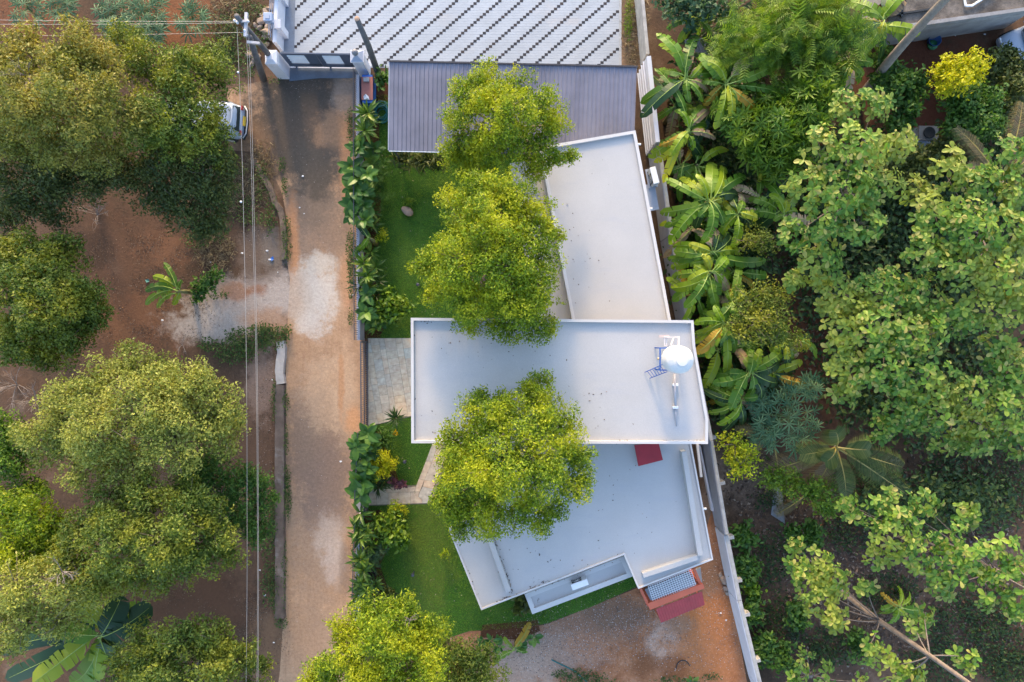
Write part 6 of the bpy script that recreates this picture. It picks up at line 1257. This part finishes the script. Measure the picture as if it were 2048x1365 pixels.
lp = patch([(250, 560, 170, 150), (400, 470, 130, 60), (400, 1220, 160, 70), (530, 900, 30, 170), (500, 1150, 40, 160), (520, 350, 40, 60), (540, 1280, 40, 90), (60, 30, 80, 40), (300, 640, 120, 60), (350, 500, 120, 90)], 150, (.006, .02))
lp = lp[(np.sin(lp[:, 0] * 1.7 + 2 * np.sin(lp[:, 1] * .9)) * np.sin(lp[:, 1] * 2.1 + 1.5 * np.sin(lp[:, 0] * 1.3)) + rng.normal(size=len(lp)) * .35) > .15]
mass('leaf_litter', 'small brown fallen leaves and twigs on the soil left of the road', 'leaf litter', lp, RH, (.025, .085), m_litter, -1)
m_peb = objvar('pebble', [(.35, .32, .30)], .9)
def pebbles(name, label, pts, scl, mat):
    n = len(pts); oc = (np.array([(1, 0, 0), (-.9, .2, 0), (0, .8, 0), (.1, -.9, 0), (0, 0, .6), (0, 0, -.4)], float), np.array([(0, 2, 4), (2, 1, 4), (1, 3, 4), (3, 0, 4), (2, 0, 5), (1, 2, 5), (3, 1, 5), (0, 3, 5)]))
    link(tag(bpy.data.objects.new(name, scatter(name, oc, pts, rng.normal(size=(n, 3)) * np.array([1, 1, .2]), rng.normal(size=(n, 3)) * .2 + np.array([0, 0, 1.]), rng.uniform(*scl, n), mat)), label, 'gravel', None, 'stuff'))
m_rub, t_, b_ = mnew('rubble_bits'); r_ = nd(t_, 'ShaderNodeNewGeometry').outputs['Random Per Island']
t_.links.new(ramp(t_, r_, [(0, (.09, .07, .06)), (.4, (.25, .19, .16)), (.75, (.40, .32, .28)), (.93, (.60, .57, .55)), (1, (.42, .17, .09))]), b_.inputs['Base Color']); b_.inputs['Roughness'].default_value = .9
pebbles('rubble', 'broken stone and mortar bits strewn over the yard below the house', np.vstack([patch([(1150, 1260, 150, 50), (1100, 1310, 140, 50), (1240, 1225, 60, 40), (1300, 1270, 60, 50)], 120, (.0, .02)), patch([(1400, 1260, 90, 110), (1430, 1150, 30, 80)], 60, (0, .02))]), (.008, .034), m_rub)
pebbles('road_gravel', 'loose gravel and crumbs on the dirt road and verge', np.vstack([patch([(640, 300, 70, 150), (640, 700, 70, 300), (640, 1150, 70, 200)], 9, (0, .012)), patch([(540, 760, 24, 80), (500, 610, 110, 60), (540, 1000, 30, 200), (520, 400, 40, 120), (600, 170, 60, 20)], 45, (0, .02))]), (.006, .022), m_rub)
# dead leaves gathered on the roofs
def line_pts(segs, z, dens, sp):
    out = []
    for (x0, y0, x1, y1) in segs:
        a, b = P(x0, y0, z), P(x1, y1, z); n = int((b - a).length * dens); t = rng.uniform(0, 1, n)
        out.append(np.column_stack([a.x + (b.x - a.x) * t, a.y + (b.y - a.y) * t, np.full(n, z + .012)]) + rng.normal(size=(n, 3)) * np.array([sp, sp, .004]))
    return np.vstack(out)
rl = np.vstack([line_pts([(981, 1066, 1022, 1182)], RZ, 60, .05), line_pts([(1060, 1178, 1100, 1163)], RZ, 40, .05), line_pts([(990, 1208, 1014, 1196)], RZ, 60, .05), line_pts([(905, 1075, 962, 1210), (970, 1215, 1240, 1118)], RZ, 6, .04),
                line_pts([(1240, 884, 1262, 884), (1365, 884, 1412, 884), (1326, 884, 1336, 884)], ZM - .14, 26, .03), line_pts([(826, 643, 865, 642)], ZM - .14, 20, .05), line_pts([(1405, 760, 1412, 880), (900, 884, 1400, 884), (827, 650, 827, 880)], ZM - .14, 3, .03),
                line_pts([(980, 1080, 1240, 1130), (1040, 1150, 1200, 1110), (1200, 950, 1330, 1050), (1090, 1120, 1300, 980)], RZ, 3, .8), line_pts([(860, 680, 1130, 700), (1160, 780, 1250, 870), (850, 800, 900, 870)], ZM - .14, 7, .5), line_pts([(1140, 400, 1180, 600), (1130, 320, 1200, 350)], ZU - .12, 5, .4), line_pts([(1075, 1192, 1080, 1220), (1080, 1222, 1250, 1160)], 2.5, 9, .03)])
mass('roof_litter', 'dead leaves gathered along the roof edges and beams', 'leaf litter', rl, RH, (.04, .11), m_litter, -1)
lp = np.vstack([line_pts([(735, 300, 880, 620), (800, 560, 900, 660)], .05, 4, 1.0), line_pts([(830, 1050, 900, 1250), (960, 1250, 1270, 1180), (780, 900, 860, 960)], .05, 5, .8)])
mass('lawn_litter', 'scattered pale fallen leaves on the lawns', 'leaf litter', lp, RH, (.05, .1), leafmat('lawn_litter_leaf', [(0, (.30, .24, .10)), (1, (.5, .45, .3))], .1), -1)
